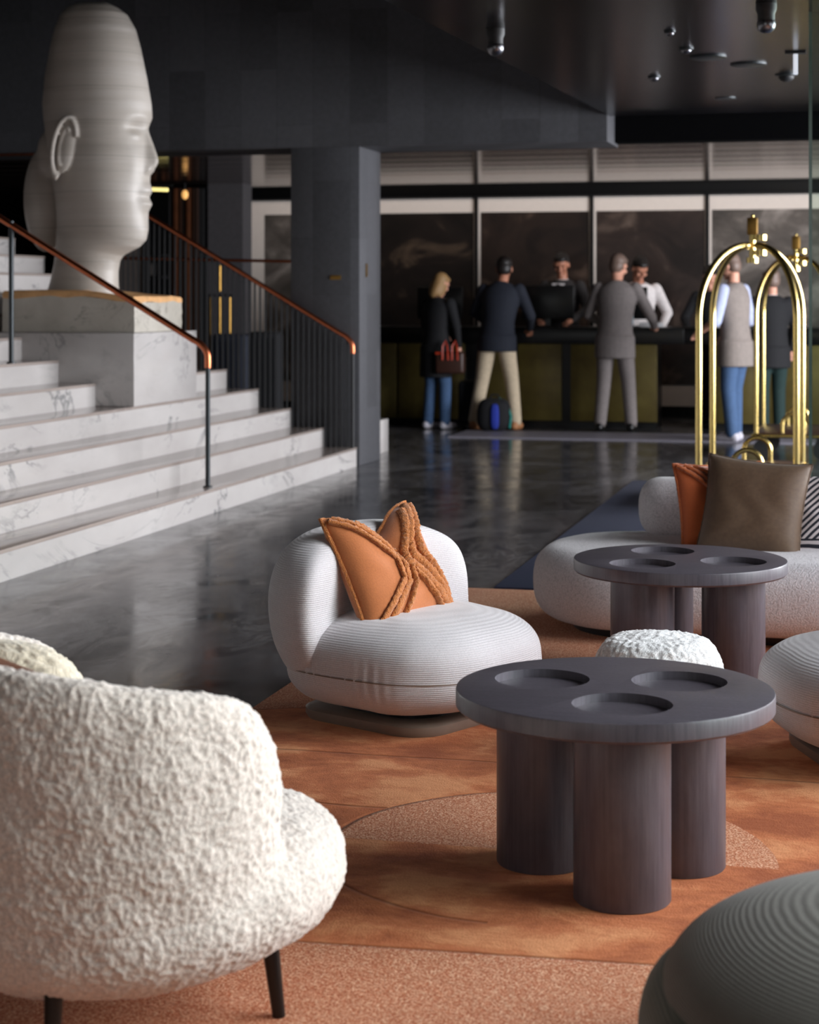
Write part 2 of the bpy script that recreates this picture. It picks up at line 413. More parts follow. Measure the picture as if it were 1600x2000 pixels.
M['c_jeans'] = cloth('blue_denim', srgb(62, 88, 124)); M['c_grey'] = cloth('grey_suiting', srgb(124, 116, 114)); M['c_white'] = cloth('white_cotton', srgb(232, 224, 222))
M['c_charcoal'] = cloth('charcoal_suiting', srgb(44, 40, 40)); M['c_vest'] = cloth('grey_brown_wool', srgb(132, 122, 116)); M['c_blue'] = cloth('pale_blue_cotton', srgb(176, 184, 214))
M['c_teal'] = cloth('dark_teal_cloth', srgb(20, 44, 42)); M['shoe_white'] = plain('white_leather', srgb(200, 196, 206), .5); M['shoe_tan'] = plain('tan_leather', srgb(178, 122, 82), .5)
M['shoe_black'] = plain('black_leather', srgb(14, 14, 15), .35); M['leather_brown'] = plain('brown_leather', srgb(58, 34, 26), .45); M['leather_red'] = plain('red_leather', srgb(176, 52, 24), .4)
M['tan_strap'] = plain('dark_tan_leather', srgb(110, 74, 58), .5); M['blue_panel'] = cloth('blue_nylon', srgb(30, 50, 150)); M['teal_trim'] = cloth('teal_nylon', srgb(30, 130, 120))
# ------------------------------------------------------------------ the room
def struct(name, mb, mat, **k): return tag(mb.build(name, mat, **k), kind='structure')
struct('floor', MB().box(-13, 4.6, -3, 22, -.2, 0), M['floor'])
# lower black ceiling of the lounge; its left edge drifts slightly towards the beam
c = MB(); c.add([(-2.28, 8.1, 2.78), (4.4, 8.1, 2.78), (4.4, 14.4, 2.78), (-1.98, 14.4, 2.78)] + [(-2.28, 8.1, 3.0), (4.4, 8.1, 3.0), (4.4, 14.4, 3.0), (-1.98, 14.4, 3.0)],
                [(0, 1, 2, 3), (7, 6, 5, 4), (0, 4, 5, 1), (1, 5, 6, 2), (2, 6, 7, 3), (3, 7, 4, 0)])
struct('ceiling', c, M['ceiling'])
struct('ceiling_stair_hall', MB().box(-13, 4.6, -3, 14.3, 5.2, 5.4), M['black'])
struct('ceiling_reception', MB().box(-13, 4.6, 14.95, 22, 3.25, 3.4), M['black'])
struct('trim_20', MB().box(-13, 4.6, 19.6, 19.7, 2.6, 3.25), M['black'])
struct('ceiling_slatted', MB().box(-13, 4.6, 14.95, 19.6, 2.6, 2.7), M['slats'])
struct('wall_stone_beam', MB().box(-13, -1.99, 14.3, 14.95, 2.575, 5.3), M['dark_stone'])
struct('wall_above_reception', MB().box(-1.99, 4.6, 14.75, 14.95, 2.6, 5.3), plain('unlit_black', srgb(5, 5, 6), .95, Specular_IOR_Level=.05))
struct('wall_reception', MB().box(-9, 4.6, 21.06, 21.3, 0, 3.3), M['dark'])
struct('wall_left', MB().box(-13.2, -13, -3, 22, 0, 5.4), M['dark'])
struct('wall_passage', MB().box(-13, -7.24, 19.75, 19.95, 0, 3.3), M['near_black'])
# street wall with its long window, entrance front with its window
wr = MB(); wr.box(4.4, 4.6, -3, 1.2, 0, 5.4); wr.box(4.4, 4.6, 16.9, 22, 0, 5.4); wr.box(4.4, 4.6, 8.1, 16.9, 2.78, 5.4); wr.box(4.4, 4.6, 1.2, 16.9, 0, .5); wr.box(4.4, 4.6, 1.2, 8.1, 5.1, 5.4); wr.box(4.4, 4.6, 7.9, 8.1, .5, 5.1)
struct('wall_right', wr, M['dark'])
wb = MB(); wb.box(-13, -4.2, -3.2, -3, 0, 5.4); wb.box(1.2, 4.6, -3.2, -3, 0, 5.4); wb.box(-4.2, 1.2, -3.2, -3, 3.5, 5.4); wb.box(-4.2, 1.2, -3.2, -3, 0, .9)
struct('wall_front', wb, M['dark'])
def window(name, x0, x1, y0, y1, z0, z1, n, ax):
    f = MB(); t = .06
    for z in (z0, z1): f.box(x0, x1, y0, y1, z-t/2, z+t/2)
    for k in range(n+1):
        if ax == 'y': y = y0+(y1-y0)*k/n; f.box(x0, x1, y-t/2, y+t/2, z0, z1)
        else: x = x0+(x1-x0)*k/n; f.box(x-t/2, x+t/2, y0, y1, z0, z1)
    o = struct(name, f, M['black'])
    g = MB()
    if ax == 'y': g.box((x0+x1)/2-.004, (x0+x1)/2+.004, y0, y1, z0, z1)
    else: g.box(x0, x1, (y0+y1)/2-.004, (y0+y1)/2+.004, z0, z1)
    g.build('pane', M['glass'], o)
window('window_1', 4.46, 4.54, 1.2, 7.9, .5, 5.1, 4, 'y'); window('window_3', 4.46, 4.54, 8.1, 16.9, .5, 2.78, 5, 'y')
window('window_2', -4.2, 1.2, -3.14, -3.06, .9, 3.5, 4, 'x')
# reception zone: slatted clerestory over the artwork, dark rail, mullions
struct('trim_1', MB().box(-7.3, 4.5, 20.93, 21.0, 2.53, 2.9), M['near_black'], bevel=.006)
struct('trim_2', MB().box(-3.98, 1.6, 17.45, 18.35, 0, .012), M['kerb'] if 'kerb' in M else plain('pale_inlay', srgb(128, 124, 134), .5))
struct('trim_3', MB().box(-13, -6.6, 14.28, 14.3, 2.555, 2.575), M['copper'])
tag(MB().box(-4.57, -3.99, 14.3, 14.95, 0, 2.575).build('stone_column', M['dark_stone'], bevel=.004), 'square dark grey stone column at the right end of the marble stairs', 'column')
o = MB().box(-.045, .045, -.008, 0, -.018, .018).build('wall_plaque', M['dull_brass'], bevel=.003); o.location = (-4.19, 14.298, 1.52); tag(o, 'small brass plaque on the front of the square stone column', 'plaque')
o = MB().box(0, .006, -.02, .02, -.055, .055).build('key_switch', M['dull_brass'], bevel=.002); o.location = (-3.988, 14.5, 1.58); tag(o, 'narrow metal switch plate on the pale right side of the stone column', 'switch')

# ------------------------------------------------------------------ staircase
RISE, RUN, X1, YE, YB0, YB1 = .155, .272, -4.01, 14.28, 11.61, 12.80
st = thing('marble_staircase', 'wide pale marble staircase rising to the left behind the lounge', 'stairs', (-4.01, 14.28, 0))
NS = 12
def step_box(x2, x, z0, z1):
    m = MB()
    if x > -4.9 or x < -6.05: return m.box(x2, x, 3.0, YE, z0, z1)
    xs = max(x2, -6.0) if x2 < -6.0 else x2
    m.box(xs, x, 3.0, YB0, z0, z1); m.box(xs, x, YB1, YE, z0, z1)
    if x2 < -6.0: m.box(x2, -6.0, 3.0, YE, z0, z1)
    return m
for n in range(1, NS+1):
    x = X1-(n-1)*RUN; x2 = x-RUN-.03 if n < NS else -12.9
    m = step_box(x2, x, (n-1)*RISE if n > 1 else 0, n*RISE-.02)
    s_ = m.xf(Matrix.Translation((4.01, -14.28, 0))).build('step', M['stair'], st)
    m = step_box(x2, x+.006, n*RISE-.02, n*RISE)
    m.xf(Matrix.Translation((4.01, -14.28, 0))).build('tread', M['tread'], s_, bevel=.004)
tag(MB().box(-5.99, -4.818, YB0, YB1, .62, 1.115).build('marble_plinth', M['stair'], bevel=.004), 'tall veined white marble plinth standing in the staircase', 'plinth')
# upper slab with an uneven top edge, coloured golden
sl = thing('stone_slab', 'rough grey stone slab with uneven golden top edge on the white plinth', 'slab', (-5.35, 12.16, 1.118))
def slab_rows(z0f, z1f, nx=40, ny=14, hx=.49, hy=.445):
    out = []
    for (xa, ya, xb, yb, n) in ((-hx, -hy, hx, -hy, nx), (hx, -hy, hx, hy, ny), (hx, hy, -hx, hy, nx), (-hx, hy, -hx, -hy, ny)):
        for k in range(n): out.append((xa+(xb-xa)*k/n, ya+(yb-ya)*k/n))
    return out
ring = slab_rows(0, 0)
def ztop(x, y): return .265 - .055*x + .022*math.sin(3.1*x+1.2) + .012*noise.noise(Vector((x*6, y*6, 1)))
def out(x, y, z): return 1 + .012*noise.noise(Vector((x*5, y*5, z*9)))
rows = []
for k in range(9):
    f = k/8; rows.append([(x*out(x, y, f), y*out(x, y, f), (ztop(x, y)-.028-.02*noise.noise(Vector((x*4, y*4, 5))))*f) for x, y in ring])
MB().grid(rows, True, True, True).build('slab_body', M['slab'], sl)
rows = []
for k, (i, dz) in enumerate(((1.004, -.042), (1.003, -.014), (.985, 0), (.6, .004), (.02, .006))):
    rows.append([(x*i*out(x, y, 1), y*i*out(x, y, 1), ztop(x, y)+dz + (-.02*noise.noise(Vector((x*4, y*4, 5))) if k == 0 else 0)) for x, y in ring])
MB().grid(rows, True, True, True).build('golden_rim', plain('golden_rim_stone', srgb(214, 164, 112), .6, 0, .15, 14, .5, .004, 40), sl)

# ------------------------------------------------------------------ carved head
def lerp_tab(tab, y):
    if y <= tab[0][0]: return tab[0][1:]
    for a, b in zip(tab, tab[1:]):
        if y <= b[0]:
            f = (y-a[0])/(b[0]-a[0]); return [p+(q-p)*f for p, q in zip(a[1:], b[1:])]
    return tab[-1][1:]
# down from the crown in units of 1/570 of the height: face line, nape line (same units), half breadth (m)
HT = [(0, 205, 162, .02), (3, 214, 148, .10), (10, 228, 134, .16), (24, 246, 121, .20), (52, 262, 110, .24), (88, 272, 101, .262), (147, 285, 90, .28), (197, 294, 85, .29), (227, 296, 88, .295),
      (249, 291, 91, .295), (300, 291, 98, .29), (340, 290, 104, .28), (380, 290, 108, .265), (412, 289, 110, .24), (445, 288, 111, .215), (465, 284, 111, .2), (478, 273, 111, .19), (486, 256, 110, .185),
      (494, 240, 110, .18), (504, 233, 110, .178), (525, 229, 106, .18), (548, 229, 99, .19), (570, 231, 90, .205)]
NOSE = [(225, 0), (245, 1), (262, 6), (280, 13), (300, 20), (312, 23), (322, 19), (332, 8), (342, 1), (352, 3), (366, 10), (374, 7.5), (380, 1), (386, 5), (394, 10.5), (403, 5), (412, -1), (440, 3), (460, 3), (475, 0)]
U = .003633/CY
def head_mesh():
    rows = []; N = 120; K = 190
    for i in range(K+1):
        y = 570*i/K; uf, ub, hw = lerp_tab(HT, y); nz = lerp_tab(NOSE, y)[0] if 225 < y < 475 else 0
        tilt = 0
        if 300 < y < 570: tilt = .42*(math.sin(PI*min(1, (y-300)/185)/2)**2 if y < 485 else math.cos(PI*(y-485)/85/2)**2)
        row = []
        for k in range(N):
            a = 2*PI*k/N; ca, sa = math.cos(a), math.sin(a)
            uc = (uf+ub)/2; ru = (uf-ub)/2*U
            e = .86
            x = ru*math.copysign(abs(ca)**e, ca); v = hw*math.copysign(abs(sa)**e, sa)
            if ca > 0: v *= 1-.16*ca**2*(1 if y > 150 else y/150)
            if ca > 0 and 225 < y < 475:
                wd = .028+.02*(max(0, min(1, (y-260)/60))) if y < 342 else (.075 if y < 412 else .06)
                x += nz*U*math.exp(-(v/wd)**2)
                # eye hollows under the brow, closed lids, cheeks
                for sg in (-1, 1):
                    dv = (v-sg*.115)/.065
                    x -= .030*math.exp(-dv**2)*math.exp(-((y-252)/17)**2)
                    x += .018*math.exp(-((v-sg*.12)/.045)**2)*math.exp(-((y-262)/8)**2)
                    x += .012*math.exp(-((v-sg*.13)/.06)**2)*math.exp(-((y-322)/28)**2)
                    x -= .010*math.exp(-((v-sg*.10)/.03)**2)*math.exp(-((y-380)/22)**2)
                    if 318 < y < 340: x += .022*math.exp(-((v-sg*.042)/.02)**2)*math.exp(-((y-330)/7)**2)
            # a soft crest where the hair is drawn back
            if 60 < y < 300 and ca < .75:
                x -= 0
                pass; 0*math.copysign(.005*math.exp(-((ca-.35+(y-60)/700)/.10)**2), sa)
            z = (570-y)*.003633 + tilt*((uf-uc)*U - x)*.55 if True else 0
            row.append(((uc-190)*U + x, v, z))
        rows.append(row)
    m = MB().grid(rows, True, True, True)
    # ears: thin curled rim round a shallow bowl, lobe slanting forward
    for sg in (-1, 1):
        cx, cz = (160-190)*U, (570-286)*.003633; TL = Matrix.Rotation(math.radians(11), 4, 'Y')
        def ep(a, rx, rz, out_): p = TL @ Vector((-rx*math.cos(a), 0, rz*math.sin(a)*(1 if math.sin(a) > 0 else 1.12))); return Vector((cx+p.x, sg*out_, cz+p.z))
        pts = [ep(math.radians(-88+k*245/25), .075, .20, .315+.02*math.cos(math.radians(-88+k*245/25))) for k in range(26)]
        m.tube(pts, [.018+.012*max(0, 1-k/6) for k in range(26)], 10)
        m.tube([ep(math.radians(-80+k*200/16), .035, .125, .315) for k in range(17)], .010, 8)
        k = MB().ball((0, 0, 0), .068, .030, .195, 24); k.xf(Matrix.Translation((cx, sg*.288, cz)) @ TL); m.add(k.v, k.f)
    return m
hd = thing('head_sculpture', 'colossal pale banded stone head with smooth elongated crown on the staircase plinth', 'sculpture', (-5.32, 12.15, 1.378))
ho = head_mesh().build('carved_head', M['statue'], hd)
remeshed(ho, .008, 1)
bn = MB()
for i in range(1): bn.ball((-.44, .10, .69), .165, .15, .385, 28)
bn.ball((-.36, .05, 1.0), .12, .12, .2, 20)
remeshed(bn.build('hair_knot', M['statue'], hd), .012, 8)

# ------------------------------------------------------------------ handrails
def rail_path(xa, za, xb, zb, drop):   # slope, then a bend down over the end post
    pts = [(xa, 0, za), (xb-.10, 0, zb+.10*.585)]
    for k in range(1, 7):
        a = k/6*PI/2; pts.append((xb-.10+.10*math.sin(a)*1.0, 0, zb+.0585-.10*.35*math.sin(a)-.075*(1-math.cos(a))))
    pts.append((xb, 0, zb-drop)); return pts
hr = thing('stair_handrail', 'thin copper handrail on dark posts running down the middle of the marble stairs', 'handrail', (-4.08, 11.04, RISE))
P = rail_path(-3.0, .875+1.765, .0, .875, .12)
MB().tube(P, .021, 14).build('rail', M['copper'], hr)
MB().tube([(0, 0, 0), (0, 0, .80)], .016, 12).build('post', M['iron'], hr)
MB().tube([(-1.36, 0, .775), (-1.36, 0, 1.70)], .017, 12).build('post', M['iron'], hr)
MB().tube([(-2.72, 0, 1.55), (-2.72, 0, 2.49)], .017, 12).build('post', M['iron'], hr)
for zx, zz in ((0, 0), (-1.36, .775)): MB().lathe([(.03, 0), (.03, .006), (.018, .008)], (zx, 0, zz), 20).build('post_foot', M['iron'], hr)
br = thing('stair_balustrade', 'graphite rod balustrade with copper handrail at the far edge of the marble stairs', 'balustrade', (-4.03, 14.24, RISE))
P = rail_path(-2.6, .855+1.52, .0, .855, .10)
MB().tube(P, .019, 12).build('rail', M['copper'], br)
MB().tube([(0, 0, 0), (0, 0, .76)], .014, 10).build('post', M['baluster'], br)
for k in range(1, 62):
    x = -.046*k; nstep = max(1, math.floor((-x+.02)/RUN)+1)
    if x < -2.6: break
    z0 = (nstep-1)*RISE; z1 = .845-x*.585
    MB().tube([(x, 0, z0), (x, 0, z1)], .0085, 6).build('baluster', M['baluster'], br)
tag(MB().tube([(-6.35, 14.9, 1.70), (-4.57, 14.9, 1.66)], .014, 10).build('wall_rail', M['copper']), 'short horizontal copper rail running into the left side of the stone column', 'rail')
tag(MB().box(-4.5, -4.13, 15.35, 15.75, 0, .29).build('marble_block', M['stair'], bevel=.004), 'low pale marble block peeping out behind the foot of the stone column', 'block')

# ------------------------------------------------------------------ what stands left of the column, beyond the stairs
tag(MB().box(-7.02, -6.62, 19.0, 19.3, 0, 2.6).build('wall_pier', plain('grey_plaster', srgb(72, 69, 71), .6)), 'slim grey pier left of the framed artwork, behind the stair handrail', 'pier')
for i, (xa, xb, lab) in enumerate(((-8.05, -7.05, 'brown timber slat panel behind the far handrail, beside the slim grey pier'), (-12.2, -9.05, 'brown timber slat panel far left behind the carved stone head'))):
    wp = thing('slat_panel', lab, 'wall panel', ((xa+xb)/2, 18.9 if i == 0 else 17.5, 0))
    hx = (xb-xa)/2
    MB().box(-hx, hx, .04, .08, 0, 2.55).build('backing', M['black'], wp)
    sm = MB(); n = int(2*hx/.075)
    for k in range(n): sm.box(-hx+.075*k, -hx+.075*k+.045, -.02, .04, 0, 2.55)
    sm.build('slats', M['wood_slats'], wp, smooth=False)
gl = thing('glazed_partition', 'grey glazed partition with black uprights seen beside the carved face', 'partition', (-7.6, 17.6, 0))
for x in (-.45, -.12, .12, .42): MB().box(x-.02, x+.02, -.02, .02, 0, 2.5).build('upright', M['black'], gl)
for x in (-.285, 0, .27): MB().box(x-.13, x+.13, -.004, .004, .05, 2.45).build('panel', plain('smoked_grey_panel', srgb(92, 84, 80), .25), gl)
lt = thing('linear_pendant', 'glowing pale yellow linear lamp hanging beside the carved face', 'lamp', (-6.95, 17.0, 2.43))
for k in (0, 1): MB().tube([(-.30+.29*k, 0, 0), (-.04+.29*k, 0, -.012)], .018, 12).build('tube', M['lamp_warm'], lt)
MB().box(-.32, .3, -.01, .01, .02, .035).build('housing', M['black'], lt); MB().tube([(-.03, 0, .03), (-.03, 0, .13)], .006, 8).build('stem', M['black'], lt)
for i, (x, y, z, lab) in enumerate(((-6.98, 18.2, 2.44, 'small amber bulb hanging just right of the yellow linear lamp'), (-7.25, 17.2, 1.98, 'small amber bulb glowing just right of the carved chin'))):
    b = thing('pendant_bulb', lab, 'lamp', (x, y, z)); MB().ball((0, 0, 0), .035, .035, .05, 12).build('bulb', M['lamp_bulb'], b); MB().tube([(0, 0, .045), (0, 0, .12 if i == 0 else .58)], .006, 6).build('cord', M['black'], b)
cs = thing('candle_shelf', 'black shelf behind the neck of the carved head', 'shelf', (-7.5, 18.2, 0))
MB().box(-.42, .30, .1, .14, 0, 2.5).build('back_panel', M['near_black'], cs)
MB().box(-.42, .30, -.1, .1, 1.56, 1.59).build('shelf_board', M['near_black'], cs)
MB().box(-.42, .30, -.1, .1, 1.79, 1.815).build('shelf_board', M['near_black'], cs)
for i, (x, r, h, z, lab) in enumerate(((-.30, .022, .13, 1.59, 'narrow white candle glass, leftmost on the black shelf'), (-.17, .04, .13, 1.59, 'wide white candle glass in the middle of the black shelf'),
        (-.07, .032, .125, 1.59, 'dim white candle glass right of the wide one on the black shelf'), (.06, .030, .13, 1.59, 'brightest white candle glass, rightmost on the black shelf'), (-.19, .06, .18, 1.815, 'large pale lantern on the upper board of the black shelf'))):
    o = MB().lathe([(r*.8, 0), (r, .01), (r, h*.85), (r*.8, h), (.001, h)], (0, 0, 0), 20).build('candle_glass', M['lamp_white']); o.location = (-7.5+x, 18.2, z)
    tag(o, lab, 'candle holder', 'candle glasses on the black shelf')
# luggage waiting on a small brass stand beyond the balustrade
lg = thing('luggage_stand', 'brass luggage stand with three short rods beyond the stair balustrade', 'stand', (-5.98, 16.5, 0))
for x in (-.09, 0, .10): MB().tube([(x, 0, 0), (x, 0, 1.36)], .017, 10).build('rod', M['dull_brass'], lg)
MB().tube([(-.0, .0, 1.42), (0, 0, 1.66)], .018, 10).build('top_rod', M['dull_brass'], lg); MB().box(-.12, .13, -.02, .02, 1.37, 1.39).build('crossbar', M['black'], lg)
MB().box(-.2, .2, -.15, .15, 0, .04).build('base', M['black'], lg, bevel=.01)
def suitcase(loc, rz, w_, d_, h, mat, lab, group=None, handle=True):
    t = thing('suitcase', lab, 'suitcase', loc, rz, group)
    b = MB().box(-w_/2, w_/2, -d_/2, d_/2, .05, h).build('shell', mat, t, bevel=.045, seg=4)
    g = MB()
    for k in range(5): x = -w_*.34+k*w_*.17; g.box(x-.006, x+.006, -d_/2-.006, -d_/2+.004, .10, h-.06)
    g.build('ribs', mat, b)
    for x in (-1, 1):
        for y in (-1, 1): MB().tube([(x*(w_/2-.05)-.012, y*(d_/2-.05), .028), (x*(w_/2-.05)+.012, y*(d_/2-.05), .028)], .028, 14).build('wheel', M['black'], t)
    if handle:
        MB().tube([(-.09, d_/2-.04, h-.02), (-.09, d_/2-.04, h+.22), (.09, d_/2-.04, h+.22), (.09, d_/2-.04, h-.02)], .009, 8).build('handle', M['iron'], t)
    return t
suitcase((-5.80, 16.35, 0), 0, .34, .24, 1.02, M['c_navy'], 'tall navy suitcase nearest the brass rods beyond the balustrade', 'luggage beyond the balustrade', False)
suitcase((-5.50, 16.45, 0), .1, .30, .24, 1.04, M['c_black'], 'tall black suitcase nearest the artwork beyond the balustrade', 'luggage beyond the balustrade', False)

# ------------------------------------------------------------------ artwork wall
def art(x0, x1, mat, lab, left=.03, z0=.13, z1=2.515):
    t = thing('framed_artwork', lab, 'artwork', ((x0+x1)/2, 21.0, z0), 0, 'tall framed prints on the reception wall'); h = (x1-x0)/2; H = z1-z0
    MB().box(-h+.02, h-.02, -.02, .02, .0, H).build('mount', M['white'], t)
    MB().box(-h+.02+left, h-.035, -.024, -.018, .24, H-.165).build('print', mat, t)
    fr = MB(); fr.box(-h, -h+.02, -.05, .03, -.02, H); fr.box(h-.02, h, -.05, .03, -.02, H); fr.build('frame', M['near_black'], t)
    return t
art(-7.22, -5.83, M['p3'], 'tall print with a wide white margin left of the stone column', .17)
art(-5.83, -4.44, M['p0'], 'tall dark print just right of the stone column, behind the blonde person')
art(-4.44, -3.09, M['p1'], 'tall dark brown print behind the man in navy, second from the column')
art(-3.09, -1.78, M['p2'], 'tall dark cloudy print behind the man in the grey suit')
art(-1.78, -.43, M['p3'], 'pale cloudy print behind the brass luggage carts')
art(-.43, .95, M['p2'], 'tall print at the right edge, seen through the glass screen')

# ------------------------------------------------------------------ reception desk
def desk(x0, x1, panels, lab, top0, top1):
    t = thing('reception_desk', lab, 'desk', ((x0+x1)/2, 19.1, 0)); c = (x0+x1)/2
    MB().box(x0-c+.03, x1-c-.03, .06, .55, 0, .88).build('carcass', M['near_black'], t)
    MB().box(top0-c, top1-c, -.03, .75, .88, 1.05).build('worktop', M['near_black'], t, bevel=.006)
    for a, b in panels: MB().box(a-c, b-c, .0, .06, .07, .872).build('front_panel', M['olive'], t, bevel=.004)
    return t
desk(-5.6, -2.12, ((-5.55, -4.92), (-4.9, -4.18), (-3.95, -3.62), (-3.60, -3.14), (-3.04, -2.14)), 'long black topped reception desk with olive brass front panels behind the guests', -5.6, -1.86)
MB_ = None
desk(-1.64, 1.3, ((-1.6, -1.12), (-1.1, -.3), (-.28, .5)), 'black topped reception desk seen through the brass luggage carts', -1.86, 1.3)
def monitor(x, y, w_, h, rz, lab):
    t = thing('computer_monitor', lab, 'monitor', (x, y, 1.051), rz, 'monitors on the reception desk')
    MB().box(-w_/2, w_/2, -.02, .02, .08, .08+h).build('screen_back', M['near_black'], t, bevel=.008)
    MB().box(-w_/2+.01, w_/2-.01, .018, .023, .09, .07+h).build('screen', M['black'], t)
    MB().box(-.03, .03, -.015, .03, .0, .12).build('stand', M['near_black'], t); MB().box(-.12, .12, -.08, .09, 0, .012).build('foot', M['near_black'], t, bevel=.004)
monitor(-3.34, 19.45, .56, .36, .1, 'large black monitor in front of the clerk in the dark suit')
monitor(-2.48, 19.5, .40, .34, -.15, 'black monitor in front of the clerk in the white shirt')
monitor(-4.52, 19.45, .50, .34, 0, 'black monitor behind the blonde person')
b = MB(); 
for k in range(8): b.box(-.11, .11, -.15, .15, .006*k, .006*k+.005, rot(0, 0, .06*math.sin(k*2.1)))
o = b.build('paper_stack', M['paper'], smooth=False); o.location = (-2.22, 19.3, 1.051); tag(o, 'loose stack of white papers at the right end of the long desk', 'papers')
b = thing('water_bottle', 'clear water bottle beside the white papers on the desk', 'bottle', (-2.43, 19.22, 1.051))
MB().lathe([(.03, 0), (.034, .01), (.034, .14), (.014, .18), (.014, .2)], n=20).build('bottle_body', plain('pale_plastic', srgb(170, 186, 196), .2), b); MB().lathe([(.017, .2), (.017, .225)], n=16).build('cap', M['white'], b)
o = MB().box(-.10, .10, -.07, .07, 0, .012).build('notepad', M['paper']); o.location = (-1.55, 19.2, 1.051); tag(o, 'white notepad on the desk beside the left pole of the nearest luggage cart', 'notepad')

# ------------------------------------------------------------------ ceiling fittings
def dome_cam(x, y, lab, r=.046):
    t = thing('ceiling_spotlight', lab, 'ceiling light', (x, y, 2.78)); MB().lathe([(r*1.1, 0), (r*1.1, -.03), (r*.9, -.05), (r*.9, -.09)], n=24).build('housing', M['black'], t)
    MB().ball((0, 0, -.10), r, r, r*.95, 18).build('globe', M['steel'], t)
dome_cam(-1.93, 9.6, 'shiny ball shaped spotlight on the black ceiling near the stone beam')
dome_cam(-.49, 9.1, 'shiny ball shaped spotlight on the black ceiling at the top right')
for x, y, r, lab in ((-1.04, 9.9, .022, 'tiny chrome sprinkler on the black ceiling near the top edge'), (-1.02, 10.6, .03, 'small chrome downlight ring right of centre on the black ceiling'),
                     (-1.35, 11.9, .03, 'small downlight between the two ball spotlights'), (-.52, 12.0, .05, 'round dark detector below the white strip on the ceiling')):
    t = thing('ceiling_fitting', lab, 'ceiling fitting', (x, y, 2.78)); MB().lathe([(r*1.4, 0), (r*1.4, -.008), (r, -.012)], n=20).build('rim', M['iron'], t); MB().ball((0, 0, -.012), r, r, r*.7, 14).build('nozzle', M['steel'] if r < .04 else M['black'], t)
for x, y, r, lab in ((-.93, 11.0, .11, 'flat dark round speaker grille on the black ceiling, left of the two'), (-.72, 11.4, .11, 'flat dark round speaker grille on the black ceiling, right of the two')):
    tag(MB().lathe([(r, 2.78), (r, 2.772), (r*.9, 2.768), (.001, 2.768)], (x, y, 0), 32).build('speaker_grille', M['iron']), lab, 'speaker')
t = thing('recessed_downlight', 'lit round downlight recessed in the far part of the black ceiling', 'ceiling light', (-1.0, 13.3, 2.78)); MB().lathe([(.075, 0), (.075, -.006), (.06, -.006)], n=28).build('ring', M['iron'], t); MB().lathe([(.058, -.004), (.001, -.004)], n=24).build('lens', M['lamp_cool'], t)
t = thing('hanging_sign_light', 'small white upright light strip hanging from the ceiling at the right edge', 'ceiling light', (-.42, 10.9, 2.78)); MB().box(-.012, .012, -.01, .01, -.13, -.015).build('strip', M['lamp_cool'], t); MB().box(-.06, .06, -.02, .02, -.012, 0).build('bracket', M['black'], t)
# linear washers over the artwork wall, each with its own lamp
for i, (x, lab) in enumerate(((-6.5, 'linear ceiling washer above the leftmost framed print'), (-5.1, 'linear ceiling washer above the print next to the stone column'), (-3.76, 'linear ceiling washer above the print behind the man in navy'),
        (-2.43, 'linear ceiling washer above the print behind the grey suit'), (-1.1, 'linear ceiling washer above the pale print behind the carts'), (.3, 'linear ceiling washer above the rightmost print'))):
    t = thing('wall_washer', lab, 'ceiling light', (x, 20.1, 3.25), 0, 'linear washers over the reception artwork'); MB().box(-.58, .58, -.03, .03, -.03, 0).build('housing', M['black'], t)
    area('wall_washer_lamp', (x, 20.1, 3.21), (math.radians(38), 0, 0), 1.1, .04, 4.0, (1, .86, .76))

# ------------------------------------------------------------------ glass screen at the right
gs = thing('glass_screen', 'frameless glass screen with a green edge at the right border', 'glass screen', tuple(vw(2.01, 9.2)), 0)
MB().box(.0, 2.2, -.006, .006, 0, 2.78).build('pane', M['glass'], gs); MB().box(-.016, .0, -.008, .008, 0, 2.78).build('polished_edge', M['glass_edge'], gs)
# ------------------------------------------------------------------ floor coverings
mt = MB().box(-1.70, 3.2, 8.42, 13.6, 0, .008).build('entrance_mat', M['mat'], bevel=.003); tag(mt, 'large blue grey entrance mat lying behind the curved sofa', 'mat')
rg = MB().box(-1.97, 3.6, .4, 8.38, 0.0, .006).build('area_rug', M['rug'], bevel=.002); tag(rg, 'large rust orange wool rug with carved curves under the lounge furniture', 'rug')
RZ = .006

